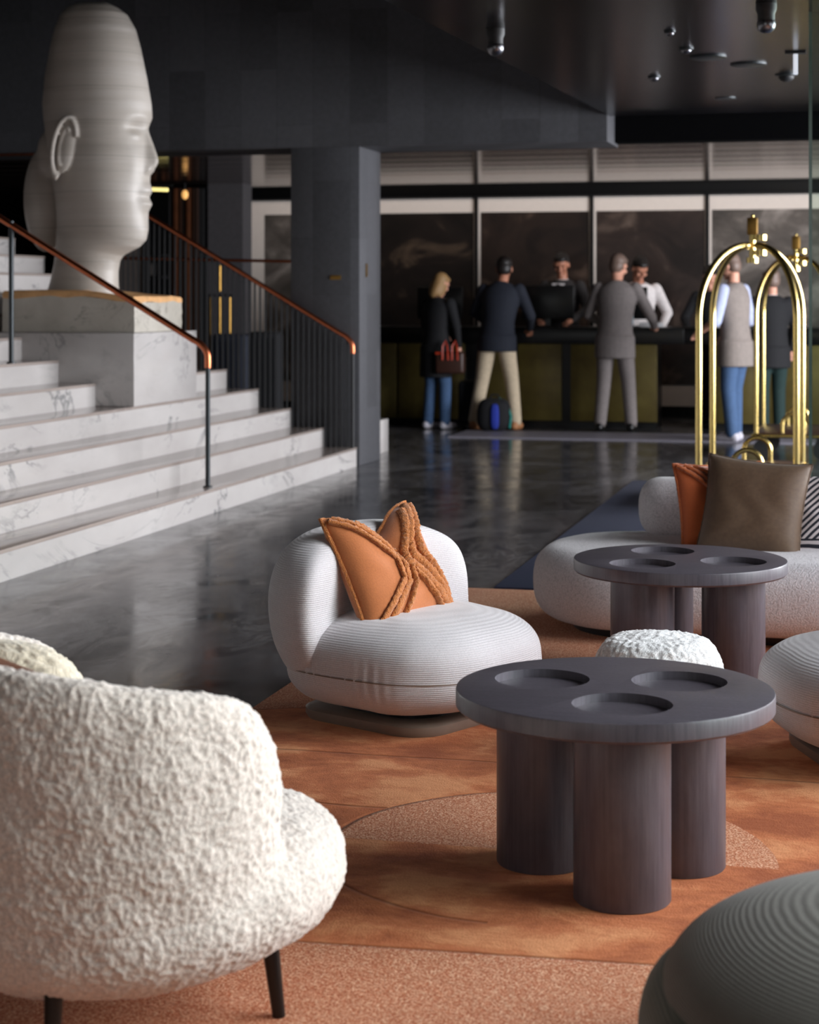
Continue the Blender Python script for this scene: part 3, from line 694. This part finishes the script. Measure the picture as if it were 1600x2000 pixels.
# ------------------------------------------------------------------ upholstered shapes
def superell(a, b, c, e1, e2, nu=96, nv=56, fn=None):
    sg = lambda q, e: math.copysign(abs(q)**e, q); rows = []
    for i in range(nv+1):
        p = -PI/2+PI*i/nv; row = []
        for k in range(nu):
            t = 2*PI*k/nu
            q = Vector((a*sg(math.cos(p), e1)*sg(math.cos(t), e2), b*sg(math.cos(p), e1)*sg(math.sin(t), e2), c*sg(math.sin(p), e1)))
            row.append(fn(q) if fn else q)
        rows.append(row)
    return MB().grid(rows, True, True, True)
def lounge_chair(loc, rz, lab, m_seat, m_back, m_pipe, wr=1.0, s=1.0, group=None):
    """low round lounge chair facing local +X"""
    t = thing('lounge_chair', lab, 'chair', loc, rz, group); t.scale = (s, s, s)
    pl = MB()   # base plate, rounded square
    def rsq(h, z, r=.12): 
        out = []
        for cx, cy, a0 in ((h-r, h-r, 0), (-h+r, h-r, 90), (-h+r, -h+r, 180), (h-r, -h+r, 270)):
            for k in range(9): a = math.radians(a0+k*90/8); out.append((cx+r*math.cos(a)+.03, cy+r*math.sin(a), z))
        return out
    pl.grid([rsq(.25, 0), rsq(.27, .0), rsq(.275, .012), rsq(.275, .03), rsq(.265, .036)], True, True, True); pl.build('base_plate', M['taupe'], t)
    MB().grid([rsq(.2, .03), rsq(.2, .075)], True, True, True).build('plinth', M['near_black'], t)
    def seat_fn(q):
        x, y, z = q; z += .012*(1-(x/.38)**2)*(1 if z > 0 else .2)
        return Vector((x+.055, y*(1-.05*(x/.38)), z+.188))
    so = superell(.365, .385, .150, .68, .74, 288, 96, seat_fn).build('seat_cushion', m_seat, t)
    def wrk(p, n):
        a = math.atan2(p.y, p.x-.04); d = 0
        for a0, wd, zc, ph in ((-1.78, .24, .215, 0), (.75, .2, .17, 1), (-1.32, .2, .165, 2), (2.4, .3, .22, 3)):
            g = math.exp(-((a-a0)/wd)**2)*math.exp(-((p.z-zc)/.055)**2)
            d += wr*.0045*g*math.sin(a*72+ph+p.z*14)
        return d + .0035*fbm(p, 6, 2)
    displace(so, wrk)
    # seam round the waist of the seat
    pts = []
    for k in range(97):
        a = 2*PI*k/96; sg = lambda q, e: math.copysign(abs(q)**e, q)
        q = seat_fn(Vector((.3655*sg(math.cos(a), .74), .3855*sg(math.sin(a), .74), -.012))); pts.append(q)
    MB().tube(pts, .0028, 6, False).build('seam', m_pipe, so)
    def back_fn(q):
        x, y, z = q
        x += .20*(abs(y)/.42)**2.2*.8                       # wraps round the sitter
        f = (z+.27)/.54
        x += -.07*math.sin(f*PI) + .05 - .03*f
        return Vector((x-.225, y, z+.340))
    bo = superell(.165, .42, .262, .72, .8, 120, 72, back_fn).build('back_cushion', m_back, t)
    displace(bo, lambda p, n: .005*fbm(p, 5, 2))
    pts = []
    for sgn in (-1, 1):
        pts = []
        for k in range(60):
            a = PI*(-.5+k/59*1.35)+.2; sg = lambda q, e: math.copysign(abs(q)**e, q); cs = .93
            q = back_fn(Vector((-.157*cs**.7*sg(math.cos(a), .9)*.55, sgn*.43*.935, .268*sg(math.sin(a), .8)*.85))); pts.append(q)
    return t
CH1 = vw(-.02, 5.99, RZ)
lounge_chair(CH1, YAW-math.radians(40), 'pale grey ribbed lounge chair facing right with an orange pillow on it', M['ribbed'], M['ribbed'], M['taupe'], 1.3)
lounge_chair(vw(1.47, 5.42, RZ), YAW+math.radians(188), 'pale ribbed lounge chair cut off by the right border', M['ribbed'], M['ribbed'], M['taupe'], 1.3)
def slab_cushion(outline, z0, z1, e, crown=0, k=10):
    """outline(inset) -> ring of points; rounded all round"""
    rows = []
    for i in range(k+1):
        a = -PI/2+PI*i/k*1.0
        rows.append([(x, y, (z0+z1)/2+((z1-z0)/2)*math.copysign(abs(math.sin(a))**.85, math.sin(a))) for x, y in outline(e*(1-math.cos(a)**.8 if math.cos(a) > 0 else 1))])
    for f in (.3, .6, .85, 1.0):
        rows.append([(x, y, z1+crown*math.sin(f*PI/2)) for x, y in outline(e+(1e9 if f == 1 else f*.9), True)] if False else [(p[0]*(1-f)+0, p[1]*(1-f), z1+crown*math.sin(f*PI/2)) for p in rows[k]])
    return MB().grid(rows, True, True, False)
def stadium(hx, hy, r, n=20):
    def f(ins, _=False):
        out = []; rr = max(r-ins, .01); ax, ay = hx-ins, hy-ins
        for cx, cy, a0 in ((ax-rr, ay-rr, 0), (-ax+rr, ay-rr, 90), (-ax+rr, -ay+rr, 180), (ax-rr, -ay+rr, 270)):
            for k in range(n): a = math.radians(a0+k*90/(n-1)); out.append((cx+rr*math.cos(a), cy+rr*math.sin(a)))
        return out
    return f
pf = thing('pouf', 'large grey green ribbed pouf with a dark green base in the bottom right corner', 'pouf', vw(.86, 2.95, RZ), YAW)
slab_cushion(stadium(.485, .46, .40), .0, .24, .08, .0, 14).build('base', M['green_cloth'], pf)
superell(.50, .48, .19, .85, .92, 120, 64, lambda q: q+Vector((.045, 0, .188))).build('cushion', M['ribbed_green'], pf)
sf = thing('curved_sofa', 'low pale grey boucle sofa with rounded left end behind the far round table', 'sofa', (.06, 7.62, RZ))
o = slab_cushion(stadium(1.42, .50, .47), .035, .335, .13, .012, 16).build('seat', M['boucle'], sf); displace(o, lambda p, n: .004*fbm(p, 4, 2))
MB().grid([[(x, y, z) for x, y in stadium(1.25, .36, .32)(0)] for z in (0, .05)], True, True, True).build('plinth', M['near_black'], sf)
o = slab_cushion(stadium(1.0, .125, .124), .32, .575, .10, .004, 16).build('backrest', M['boucle'], sf); o.location = (-.03, .34, 0)
# white ottoman between the two tables
ot = thing('ottoman', 'small bright white fluffy ottoman tucked behind the front round table', 'ottoman', vw(.735, 5.45, RZ))
o = remeshed(slab_cushion(stadium(.195, .19, .17), .04, .345, .10, .012, 16).build('cushion', M['white_boucle'], ot), .005, 10)
displace(o, lambda p, n: .0045*noise.noise(p*70)+.003*noise.noise(p*130))
MB().lathe([(.14, 0), (.14, .05)], n=32).build('base', M['near_black'], ot)

# ------------------------------------------------------------------ round tables
def round_table(c, legs, lab, R=.37, h=.437, th=.046, rr=.113):
    t = thing('round_coffee_table', lab, 'table', (c.x, c.y, RZ), 0, 'round coffee tables with three dished wells')
    L = [Vector((p.x-c.x, p.y-c.y, 0)) for p in legs]
    for p in L: MB().lathe([(.106, 0), (.109, .004), (.109, h-th), (.108, h-th)], p, 56).build('leg', M['darkwood'], t)
    # top: solid disc, wells cut by a boolean
    top = MB().lathe([(R-.006, h-th), (R, h-th+.006), (R, h-.006), (R-.0015, h-.0015), (R-.006, h), (.001, h)], n=128).build('tabletop', M['darkwood'], t)
    cut = MB()
    for p in L: cut.lathe([(rr, h-.020), (rr, h+.05)], p, 64)
    cu = cut.build('cutter', M['darkwood'])
    md = top.modifiers.new('b', 'BOOLEAN'); md.operation = 'DIFFERENCE'; md.object = cu; md.solver = 'EXACT'
    bpy.context.view_layer.update()
    cu.parent = t; bpy.context.view_layer.update()
    dg = bpy.context.evaluated_depsgraph_get(); me = bpy.data.meshes.new_from_object(top.evaluated_get(dg)); top.modifiers.clear(); top.data = me
    for pl in me.polygons: pl.use_smooth = True
    me.set_sharp_from_angle(angle=math.radians(35))
    bpy.data.objects.remove(cu)
    return t
round_table(vw(.478, 4.30), [vw(.476, 4.125), vw(.317, 4.40), vw(.640, 4.372)], 'dark stained round coffee table nearest the viewer, on three thick cylinder legs')
round_table(vw(.945, 6.44), [vw(.798, 6.315), vw(1.119, 6.365), vw(.911, 6.63)], 'dark stained round coffee table farther back, in front of the curved sofa')

# ------------------------------------------------------------------ pillows
def pillow(name, loc, rz, tilt, roll, w_, h_, T, mat, lab, dent=0, sag=0, N=44, trim=None, tmat=None, wr=.003, seam=None, group='scatter pillows'):
    t = thing(name, lab, 'pillow', loc, 0, group)
    R = Matrix.Rotation(rz, 4, 'Z') @ Matrix.Rotation(tilt, 4, 'X') @ Matrix.Rotation(roll, 4, 'Y')
    t.rotation_euler = R.to_euler()
    def pt(u, v, side, off=0):
        x = u*w_/2*(1-.075*(1-v*v)); z = v*h_/2*(1-.075*(1-u*u))
        z -= dent*math.exp(-(u/.42)**2)*max(0, (v+.6)/1.6)**1.6
        q = max(0, (1-u**4)*(1-v**4))
        th = T/2*q**.55
        if dent: th *= 1-.45*math.exp(-(u/.12)**2)*max(0, v)**.8
        th += sag*math.exp(-((u*.6)**2+(v+.5)**2)*2)*q
        y = side*(th+off)
        if dent: y += -side*0 + .03*math.exp(-(u/.3)**2)*max(0, v)
        n = wr*math.sin(9*u+6*v*v+2.1*math.sin(5*v))*q*side
        return Vector((x, y+n, z+h_/2))
    m = MB()
    for side in (-1, 1): m.grid([[pt(-1+2*i/N, -1+2*j/N, side) for i in range(N+1)] for j in range(N+1)])
    o = m.build('cover', mat, t, ang=60)
    if seam:                                                  # piped edge
        edge = [(-1+2*k/40, -1) for k in range(41)]+[(1, -1+2*k/40) for k in range(1, 41)]+[(1-2*k/40, 1) for k in range(1, 41)]+[(-1, 1-2*k/40) for k in range(1, 41)]
        pts = [pt(u, v, 1) for u, v in edge]
        so = MB().tube(pts, seam, 8, False).build('edge_trim', tmat or mat, t)
        if tmat: displace(so, lambda p, n: .003*noise.noise(p*160))
    if trim:
        for poly in trim:
            P = []
            for (a, b) in zip(poly, poly[1:]):
                for k in range(40): P.append((a[0]+(b[0]-a[0])*k/40, a[1]+(b[1]-a[1])*k/40))
            P.append(poly[-1]); C = [pt(u, v, -1, .004) for u, v in P]
            bo = MB().tube(C, .0145, 16, True, .62).build('tufted_band', tmat, t)
            displace(bo, lambda p, n: .0045*noise.noise(p*150)+.003*noise.noise(p*330))
    return t
def along(d): return [(-.97, .97), d, (0, 0)]
TR = [ [(-.95, .93), (-.10, .22), (-.16, -.30), (-.88, -.9)], [(-.86, .98), (-.02, .40), (.0, .02), (-.05, -.35), (-.70, -.95)], [(-.55, .9), (.06, .42)],
       [(.62, .92), (.16, .35), (.10, .05), (.42, -.38), (.84, -.95)], [(.80, .96), (.34, .42), (.28, .12), (.58, -.28), (.93, -.92)], [(.1, -.02), (.08, -.4), (-.42, -.97)], [(.14, -.14), (.62, -.95)], [(.93, .93), (.55, .40), (.52, .15), (.76, -.2), (.96, -.7)] ]
# leaning on the back cushion of the first chair
pl_loc = CH1 + Matrix.Rotation(YAW-math.radians(40), 3, 'Z') @ Vector((.06, -.03, .285))
pillow('orange_pillow', pl_loc, YAW-math.radians(40)+PI/2, math.radians(-27), math.radians(-3), .43, .41, .15, M['orange'], 'orange pillow with tufted cross bands leaning in the pale lounge chair', .085, 0, 48, TR, M['orange_tuft'], .002, .007)
TR2 = [[(-.95, .95), (-.1, .1), (.0, -.2)], [(-.8, .97), (.05, .2), (.12, -.1)], [(-.6, .97), (.2, .32)], [(-.85, -.95), (-.4, -.5)], [(-.7, -.95), (-.25, -.55)]]
pillow('rust_pillow', vw(1.305, 7.58, RZ+.30), YAW+math.radians(26), math.radians(-12), math.radians(1), .44, .37, .13, M['rust'], 'rust orange pillow with tufted bands, leftmost on the curved sofa', .0, .01, 40, TR2, M['rust_tuft'], .003, .005)
pillow('brown_pillow', vw(1.345, 7.36, RZ+.29), YAW-math.radians(18), math.radians(-20), math.radians(5), .42, .43, .16, M['velvet'], 'brown velvet pillow standing in front on the curved sofa', .0, .01, 48, None, M['velvet'], .0015, .0035)
pillow('patterned_pillow', vw(1.70, 7.36, RZ+.29), YAW-math.radians(8), math.radians(-30), math.radians(2), .44, .38, .14, M['zebra'], 'black and white maze patterned pillow at the right border', .0, .01, 40, None, M['c_white'], .003, .003)

# ------------------------------------------------------------------ shearling tub chair in the near left corner
ac = thing('tub_armchair', 'cream shearling tub armchair seen from behind in the bottom left corner', 'chair', vw(-.585, 3.50, RZ), YAW+math.radians(40)); ac.scale = (1.03, 1.03, 1.0)
rows = []; NP = 150; amax = math.radians(118)
for i in range(NP+1):
    ph = -amax+2*amax*i/NP; a = PI-ph; e = (amax-abs(ph))/.42; endf = math.sqrt(max(0, 1-(1-min(1, e))**2)) if e < 1 else 1
    top = .735-.105*(abs(ph)/1.9)**1.4; zb = .155; row = []
    hz = (top-zb)/2*(.5+.5*endf); zc = zb+(top-zb)*.5-.10*(1-endf)
    NV = 44
    for k in range(NV):
        b = 2*PI*k/NV; cb, sb = math.cos(b), math.sin(b)
        z = zc+hz*math.copysign(abs(sb)**.75, sb)
        f = (z-.18)/.55; rc = .315+.035*max(0, f)**.9
        r = rc + .058*(.35+.65*endf)*math.copysign(abs(cb)**.8, cb)
        row.append((r*math.cos(a)*1.02, r*math.sin(a)*1.04, z))
    rows.append(row)
sh = MB().grid(rows, True, True, True)
bowl = superell(.40, .40, .140, .62, .92, 120, 60, lambda q: Vector((q.x*(1-.22*max(0, -q.z/.14)**1.5)+.05, q.y*(1-.22*max(0, -q.z/.14)**1.5), q.z+.232+.02*(q.x/.4))))
n0 = len(sh.v); sh.f += [tuple(i+n0 for i in f) for f in bowl.f]; sh.v += bowl.v
so = sh.build('upholstered_shell', M['shearling'], ac); remeshed(so, .0038, 12)
def wool(p, n):
    return .0012*noise.noise(p*230)+.0024*noise.noise(p*66)+.0030*noise.noise(p*124+Vector((4, 1, 2)))+.005*noise.noise(p*14)
displace(so, wool)
for x, y, rk in ((.21, -.235, 1), (.21, .235, 1), (-.22, -.22, -1), (-.22, .22, -1)):
    MB().tube([(x, y, .16), (x*1.06, y*1.06, 0)], [.017, .012], 16).build('leg', M['near_black'], ac)
# wool pillow standing inside the tub chair
wp = thing('wool_pillow', 'cream wool pillow with a brown leather strap in the shearling armchair', 'pillow', vw(-.83, 3.62, .42), YAW+math.radians(0), 'scatter pillows')
o = superell(.20, .085, .155, .8, .8, 96, 60, lambda q: q+Vector((0, 0, .10))).build('cover', boucle('ecru_wool', srgb(222, 208, 186), 90, .4, .005), wp)
displace(o, lambda p, n: .005*(1-abs(noise.noise(p*60))*2)+.003*noise.noise(p*120)); 
sp = MB(); sp.add([(.04, -.080, .212), (.04, -.074, .240), (.125, -.066, .205), (.125, -.072, .182), (.04, -.088, .212), (.04, -.082, .240), (.125, -.074, .205), (.125, -.080, .182)], [(0, 1, 2, 3), (7, 6, 5, 4), (0, 4, 5, 1), (1, 5, 6, 2), (2, 6, 7, 3), (3, 7, 4, 0)])
sp.build('leather_strap', M['tan_strap'], wp)

# ------------------------------------------------------------------ birdcage luggage carts
def cart():
    t = thing('luggage_cart', 'brass birdcage luggage cart just behind the curved sofa, nearer of the two', 'luggage cart', (-.756, 12.38, 0), 0, 'brass luggage carts'); hx, hy = .305, .53
    for sx in (-1, 1):
        for sy in (-1, 1):
            pts = [(sx*hx, sy*hy, .2), (sx*hx, sy*hy, .7), (sx*hx, sy*hy, 1.22)]
            for k in range(1, 15):
                a = PI/2*k/14; f = 1-(1-math.cos(a)); pts.append((sx*hx*math.cos(a)*1.0+sx*.03*(1-math.cos(a)), sy*hy*math.cos(a)+sy*.05*(1-math.cos(a)), 1.22+.48*math.sin(a)))
            MB().tube(pts, .0215, 14).build('pole', M['brass'], t)
            MB().tube([(sx*(hx-.06), sy*(hy-.08)-.02, .09), (sx*(hx-.06), sy*(hy-.08)+.02, .09)], .09, 24).build('wheel', M['black'], t)
    MB().tube([(0, 0, 1.60), (0, 0, 1.80)], .022, 16).build('hub', M['brass'], t)
    for z, r in ((1.735, .045), (1.635, .045), (1.585, .04)): MB().lathe([(r, 0), (r, .035)], (.05 if z > 1.6 else 0, 0, z), 24).build('hub_collar', M['brass'], t)
    MB().box(-.034, .034, -.03, .03, 1.77, 1.885).build('finial', M['dull_brass'], t, bevel=.008); MB().ball((0, 0, 1.895), .012).build('finial_tip', M['brass'], t)
    d = MB().box(-.32, .32, -.56, .56, .19, .235).build('deck', M['leather_brown'], t, bevel=.02)
    MB().tube([(-.33, -.57, .21), (.33, -.57, .21), (.33, .57, .21), (-.33, .57, .21), (-.33, -.57, .21)], .016, 10).build('bumper', M['brass'], t)
    for sy in (-1, 1):
        pts = [(-.09, sy*hy, .22), (-.09, sy*hy, .30)]+[(-.09*math.cos(PI*k/12), sy*hy, .30+.09*math.sin(PI*k/12)) for k in range(1, 13)]+[(.09, sy*hy, .22)]
        MB().tube(pts, .017, 12).build('end_hoop', M['brass'], t)
    return t
c1 = cart(); c2 = copy_tree(c1); c2.location = (-.617, 16.13, 0); c2['label'] = 'brass birdcage luggage cart standing farther back, behind the nearer cart'
# ------------------------------------------------------------------ people (local +Y = the way they face)
def person(loc, rz, lab, lean=0, head=(0, 0), arms=None, feet=((-.10, 0), (.10, .04)), hair='hair_dark', skin='skin', top='c_black', sleeve=None, bottom='c_black', shoe='shoe_black',
           long_top=.0, height=1.76, longhair=False, tie=False, collar=None, hipy=0, sleeve_len=1.0, belly=0, vest=False):
    t = thing('person', lab, 'person', loc, rz); s = height/1.76; t.scale = (s, s, s)
    hip = Vector((0, hipy, .93)); RL = Matrix.Rotation(-lean, 4, 'X')
    def up(p): return hip + RL @ (Vector(p)-Vector((0, 0, .93)))        # upper body point after leaning forward
    sh = [up((sx*.185, 0, 1.43)) for sx in (-1, 1)]
    neck = up((0, -.01, 1.50)); hc = up((0, .02, 1.655))
    HR = Matrix.Translation(hc) @ Matrix.Rotation(head[0], 4, 'Z') @ Matrix.Rotation(-lean-head[1], 4, 'X')
    arms = arms or (((-.26, .02, 1.15), (-.25, .14, .92)), ((.26, .02, 1.15), (.25, .14, .92)))
    A = [[up(q) if len(q) == 3 else Vector(q[:3]) for q in a] for a in arms]
    def torso(m, g, z0=.86, z1=1.47):
        prof = [(.86, .150, .105), (.93, .165, .118), (1.02, .152, .108), (1.10, .143, .103), (1.22, .160, .113), (1.34, .178, .118), (1.42, .172, .10), (1.47, .115, .08), (1.50, .06, .06)]
        rows = []
        for z, rx, ry in prof:
            if z < z0 or z > z1+.04: continue
            rows.append([up(((rx+g)*math.cos(2*PI*k/24), (ry+g)*math.sin(2*PI*k/24)+(belly*math.exp(-((z-1.05)/.15)**2) if math.sin(2*PI*k/24) > 0 else 0), z)) for k in range(24)])
        m.grid(rows, True, True, True)
    kn = []; an = []
    for i, sx in enumerate((-1, 1)):
        fx, fy = feet[i]; a = Vector((fx, fy, .09)); h = hip+Vector((sx*.088, 0, -.03)); k = (a+h)/2+Vector((0, .035, .02)); kn.append(k); an.append(a)
    # ---- one continuous body
    m = MB(); torso(m, 0)
    for i, sx in enumerate((-1, 1)):
        h = hip+Vector((sx*.088, 0, -.03)); m.cone(h, kn[i], .082, .056); m.cone(kn[i], an[i], .052, .036)
        m.cone(an[i]+Vector((0, -.03, -.05)), an[i]+Vector((0, .13, -.06)), .036, .026)
        e, wr_ = A[i]; m.cone(sh[i]-Vector((0, 0, .01)), e, .046, .040); m.cone(e, wr_, .038, .027)
        d = (wr_-e).normalized(); side = d.cross(Vector((0, 0, 1)));  side = side.normalized() if side.length > .2 else Vector((1, 0, 0)); dn = side.cross(d).normalized()
        pc = wr_+d*.05; m.cone(wr_, pc+d*.01, .026, .030)
        for q, (o_, L) in enumerate(((-.027, .062), (-.009, .075), (.009, .070), (.026, .055))):
            b0 = pc+d*.012+side*o_; b1 = b0+d*L*.5-dn*.006; b2 = b1+d*L*.42-dn*.02; m.cone(b0, b1, .0088, .0082, 8); m.cone(b1, b2, .0082, .007, 8)
        tb = wr_+d*.025+side*(-sx*.022); m.cone(tb, tb+d*.035-side*sx*.024, .011, .009, 8); m.cone(tb+d*.035-side*sx*.024, tb+d*.062-side*sx*.026, .009, .0075, 8)
    m.cone(neck-Vector((0, 0, .02)), HR @ Vector((0, -.015, -.08)), .056, .052)
    def hb(c, rx, ry, rz, n=18): 
        k = MB().ball((0, 0, 0), rx, ry, rz, n); k.xf(HR @ Matrix.Translation(c)); m.add(k.v, k.f)
    hb((0, -.005, .025), .074, .093, .088); hb((0, .02, -.04), .056, .066, .066); hb((0, .072, -.092), .024, .02, .02)
    hb((0, .098, -.012), .011, .014, .026, 10); hb((0, .106, -.026), .014, .014, .011, 10)
    hb((0, .083, -.058), .022, .012, .008, 10)
    for sx in (-1, 1): hb((sx*.077, -.008, -.005), .010, .020, .032, 10); hb((sx*.034, .074, .026), .022, .014, .008, 10); hb((sx*.04, .068, -.03), .022, .018, .02, 10)
    body = m.build('body', M[skin], t); remeshed(body, .0062, 3)
    for sx in (-1, 1):
        k = MB().ball((0, 0, 0), .012, .007, .006, 8); k.xf(HR @ Matrix.Translation((sx*.031, .086, .006))); k.build('eye', M['black'], t)
    k = MB().ball((0, 0, 0), .022, .006, .005, 8); k.xf(HR @ Matrix.Translation((0, .092, -.060))); k.build('mouth', plain('lips', srgb(150, 84, 76), .5), t)
    # ---- hair
    m = MB()
    def hh(c, rx, ry, rz, n=18):
        k = MB().ball((0, 0, 0), rx, ry, rz, n); k.xf(HR @ Matrix.Translation(c)); m.add(k.v, k.f)
    hh((0, -.022, .048), .083, .094, .084); hh((0, -.045, .0), .078, .068, .085); hh((0, .045, .078), .062, .045, .034)
    if longhair:
        hh((0, -.06, -.07), .082, .055, .13); hh((-.055, -.01, -.06), .035, .06, .11); hh((.055, -.01, -.06), .035, .06, .11)
    remeshed(m.build('hair', M[hair], t), .008, 8)
    # ---- top
    m = MB(); g = .022; torso(m, g, .86)
    z_h = .93-.12-long_top
    rows = []
    for z in (.95, .90, .84, z_h):
        fl = 1+.12*(.95-z)
        rows.append([hip+Vector(((.165+g+.012)*fl*math.cos(2*PI*k/24), (.118+g+.012)*fl*math.sin(2*PI*k/24), z-.93)) for k in range(24)])
    m.grid(rows, True, True, True)
    if not vest:
        for i in (0, 1):
            e, wr_ = A[i]; m.cone(sh[i], e, .068, .054); 
            if sleeve_len > .5: m.cone(e, e+(wr_-e)*.93, .050, .038)
    remeshed(m.build('jacket' if not vest else 'vest', M[top], t), .011, 4)
    if vest:
        for i in (0, 1):
            m = MB(); e, wr_ = A[i]; m.cone(sh[i], e, .066, .060); 
            if sleeve_len > .5: m.cone(e, e+(wr_-e)*.9, .052, .04)
            remeshed(m.build('sleeve', M[sleeve], t), .011, 3)
    if collar:
        m = MB(); cpt = up((0, .0, 1.475)); k = MB().lathe([(.085, -.03), (.07, .0), (.062, .03)], n=24); k.xf(Matrix.Translation(cpt) @ RL); m.add(k.v, k.f)
        rows = [[up((x*.068*(1-f), .118+.052-.004*f, 1.47-.22*f)) for x in (-1, -.5, 0, .5, 1)] for f in (0, .25, .5, .75, .98)]
        m.grid(rows); m.grid([[p-(RL @ Vector((0, .02, 0))) for p in r] for r in rows]); m.build('shirt_front', M[collar], t)
    if tie:
        m = MB().grid([[up((x*w_, .176, z)) for x in (-1, 0, 1)] for z, w_ in ((1.465, .014), (1.45, .02), (1.43, .012), (1.30, .026), (1.24, .02))]); m.build('tie', M['c_black'], t)
    # ---- trousers, shoes
    m = MB(); rows = []
    for z, rx, ry in ((.80, .165, .115), (.88, .175, .128), (.96, .165, .12)): rows.append([hip+Vector((rx*math.cos(2*PI*k/24), ry*math.sin(2*PI*k/24), z-.93)) for k in range(24)])
    m.grid(rows, True, True, True)
    for i, sx in enumerate((-1, 1)):
        h = hip+Vector((sx*.088, 0, -.04)); m.cone(h, kn[i], .098, .074); m.cone(kn[i], an[i]+Vector((0, 0, .0)), .074, .062)
    remeshed(m.build('trousers', M[bottom], t), .011, 4)
    for i in (0, 1):
        a = an[i]; m = MB(); m.cone(a+Vector((0, -.035, -.045)), a+Vector((0, .15, -.052)), .043, .036); m.cone(a+Vector((0, -.02, -.02)), a+Vector((0, .05, -.03)), .045, .04)
        m.v = [Vector((p.x, p.y, max(p.z, .001))) for p in m.v]; remeshed(m.build('shoe', M[shoe], t), .008, 2)
    return t
A_desk = lambda r=.42, z=1.06: (((-.30, .12, 1.20), (-.18, r, z)), ((.30, .12, 1.20), (.16, r, z)))
# guests at the desk
person((-4.36, 18.55, 0), -.55, 'person with blonde hair in a black coat and jeans holding a red handled bag', .10, (-.1, .35), (((-.27, .08, 1.18), (-.16, .26, 1.10)), ((.27, .04, 1.16), (.27, .10, .95))),
       ((-.10, -.02), (.10, .05)), 'hair_blonde', 'skin', 'c_black', None, 'c_jeans', 'shoe_white', .22, 1.60, True)
person((-3.70, 18.58, 0), -.12, 'person in a navy jacket and beige trousers leaning on the desk', .30, (.3, .0), (((-.30, .10, 1.22), (-.14, .36, 1.12)), ((.30, .10, 1.18), (.20, .42, 1.14))),
       ((-.24, -.06), (.17, .02)), 'hair_dark', 'skin_tan', 'c_navy', None, 'c_beige', 'shoe_tan', .02, 1.80, hipy=-.06)
person((-2.50, 18.62, 0), -.10, 'person in a grey suit leaning on the reception desk, seen from behind', .20, (-.35, .1), (((-.30, .08, 1.18), (-.14, .34, 1.08)), ((.33, .14, 1.16), (.30, .42, 1.12))),
       ((-.15, -.04), (.15, .02)), 'hair_grey', 'skin', 'c_grey', None, 'c_grey', 'shoe_black', .08, 1.80, hipy=-.04)
# clerks behind it
person((-3.27, 20.05, 0), PI-.1, 'person in a dark suit and tie with a white shirt standing behind the desk', .08, (.1, .25), A_desk(.36, 1.10), hair='hair_dark', skin='skin_tan', top='c_charcoal', collar='c_white', tie=True, height=1.83)
person((-2.47, 20.05, 0), PI+.35, 'person in a white shirt bending over the desk beside the grey suited guest', .22, (.2, .35), A_desk(.34, 1.08), hair='hair_dark', skin='skin_tan', top='c_white', bottom='c_black', height=1.80)
person((-1.62, 20.1, 0), PI-.3, 'person in a black suit behind the desk, half hidden by the brass cart poles', .18, (0, .3), A_desk(.36, 1.08), hair='hair_dark', skin='skin', top='c_black', height=1.70)
# guests behind the carts
person((-1.23, 17.6, 0), 1.1, 'person in a grey vest with pale blue sleeves and jeans behind the brass carts', .06, (.1, .25), (((-.26, .05, 1.14), (-.20, .26, 1.05)), ((.27, .0, 1.14), (.22, .22, 1.02))),
       ((-.10, -.02), (.10, .06)), 'hair_grey', 'skin', 'c_vest', 'c_blue', 'c_jeans', 'shoe_white', .10, 1.76, vest=True, sleeve_len=.4)
person((-.93, 18.3, 0), .35, 'person in a black jacket with a white collar behind the right cart poles', .04, (.4, .1), None, ((-.10, -.02), (.10, .06)), 'hair_grey', 'skin', 'c_black', None, 'c_teal', 'shoe_black', .08, 1.62, collar='c_white')
# bags
hb_ = thing('handbag', 'dark brown handbag with red straps hanging at the hip of the blonde person', 'bag', (-4.17, 18.40, .58))
MB().box(-.15, .15, -.06, .06, 0, .23).build('bag_body', M['leather_brown'], hb_, bevel=.03, seg=3)
for x in (-.04, .06): MB().tube([(x-.03, -.066, .14), (x-.025, -.07, .28), (x+.0, -.03, .34), (x+.025, -.07, .28), (x+.03, -.066, .14)], .009, 8).build('strap', M['leather_red'], hb_)
MB().box(-.14, -.06, -.065, -.055, .20, .222).build('clasp_tab', M['leather_red'], hb_)
suitcase((-4.02, 18.78, 0), 0, .27, .22, .50, M['c_black'], 'black cabin suitcase standing between the blonde person and the man in navy')
bp = thing('backpack', 'black backpack with blue panel and teal edge on the floor by the beige trousers', 'backpack', (-3.70, 18.32, 0), .1)
remeshed(superell(.17, .12, .17, .6, .75, 40, 28, lambda q: q+Vector((.03*q.z, 0, .172))).build('bag_body', M['c_black'], bp), .01, 2)
remeshed(superell(.045, .05, .13, .6, .6, 24, 16, lambda q: q+Vector((.02, -.095, .16))).build('blue_panel', M['blue_panel'], bp), .008, 2)
MB().tube([(.165, -.05, .04), (.178, -.04, .16), (.14, -.03, .29), (.06, -.02, .335)], .012, 8).build('teal_piping', M['teal_trim'], bp)
MB().tube([(-.04, 0, .335), (-.02, 0, .375), (.04, 0, .375), (.06, 0, .335)], .009, 8).build('carry_loop', M['c_black'], bp)
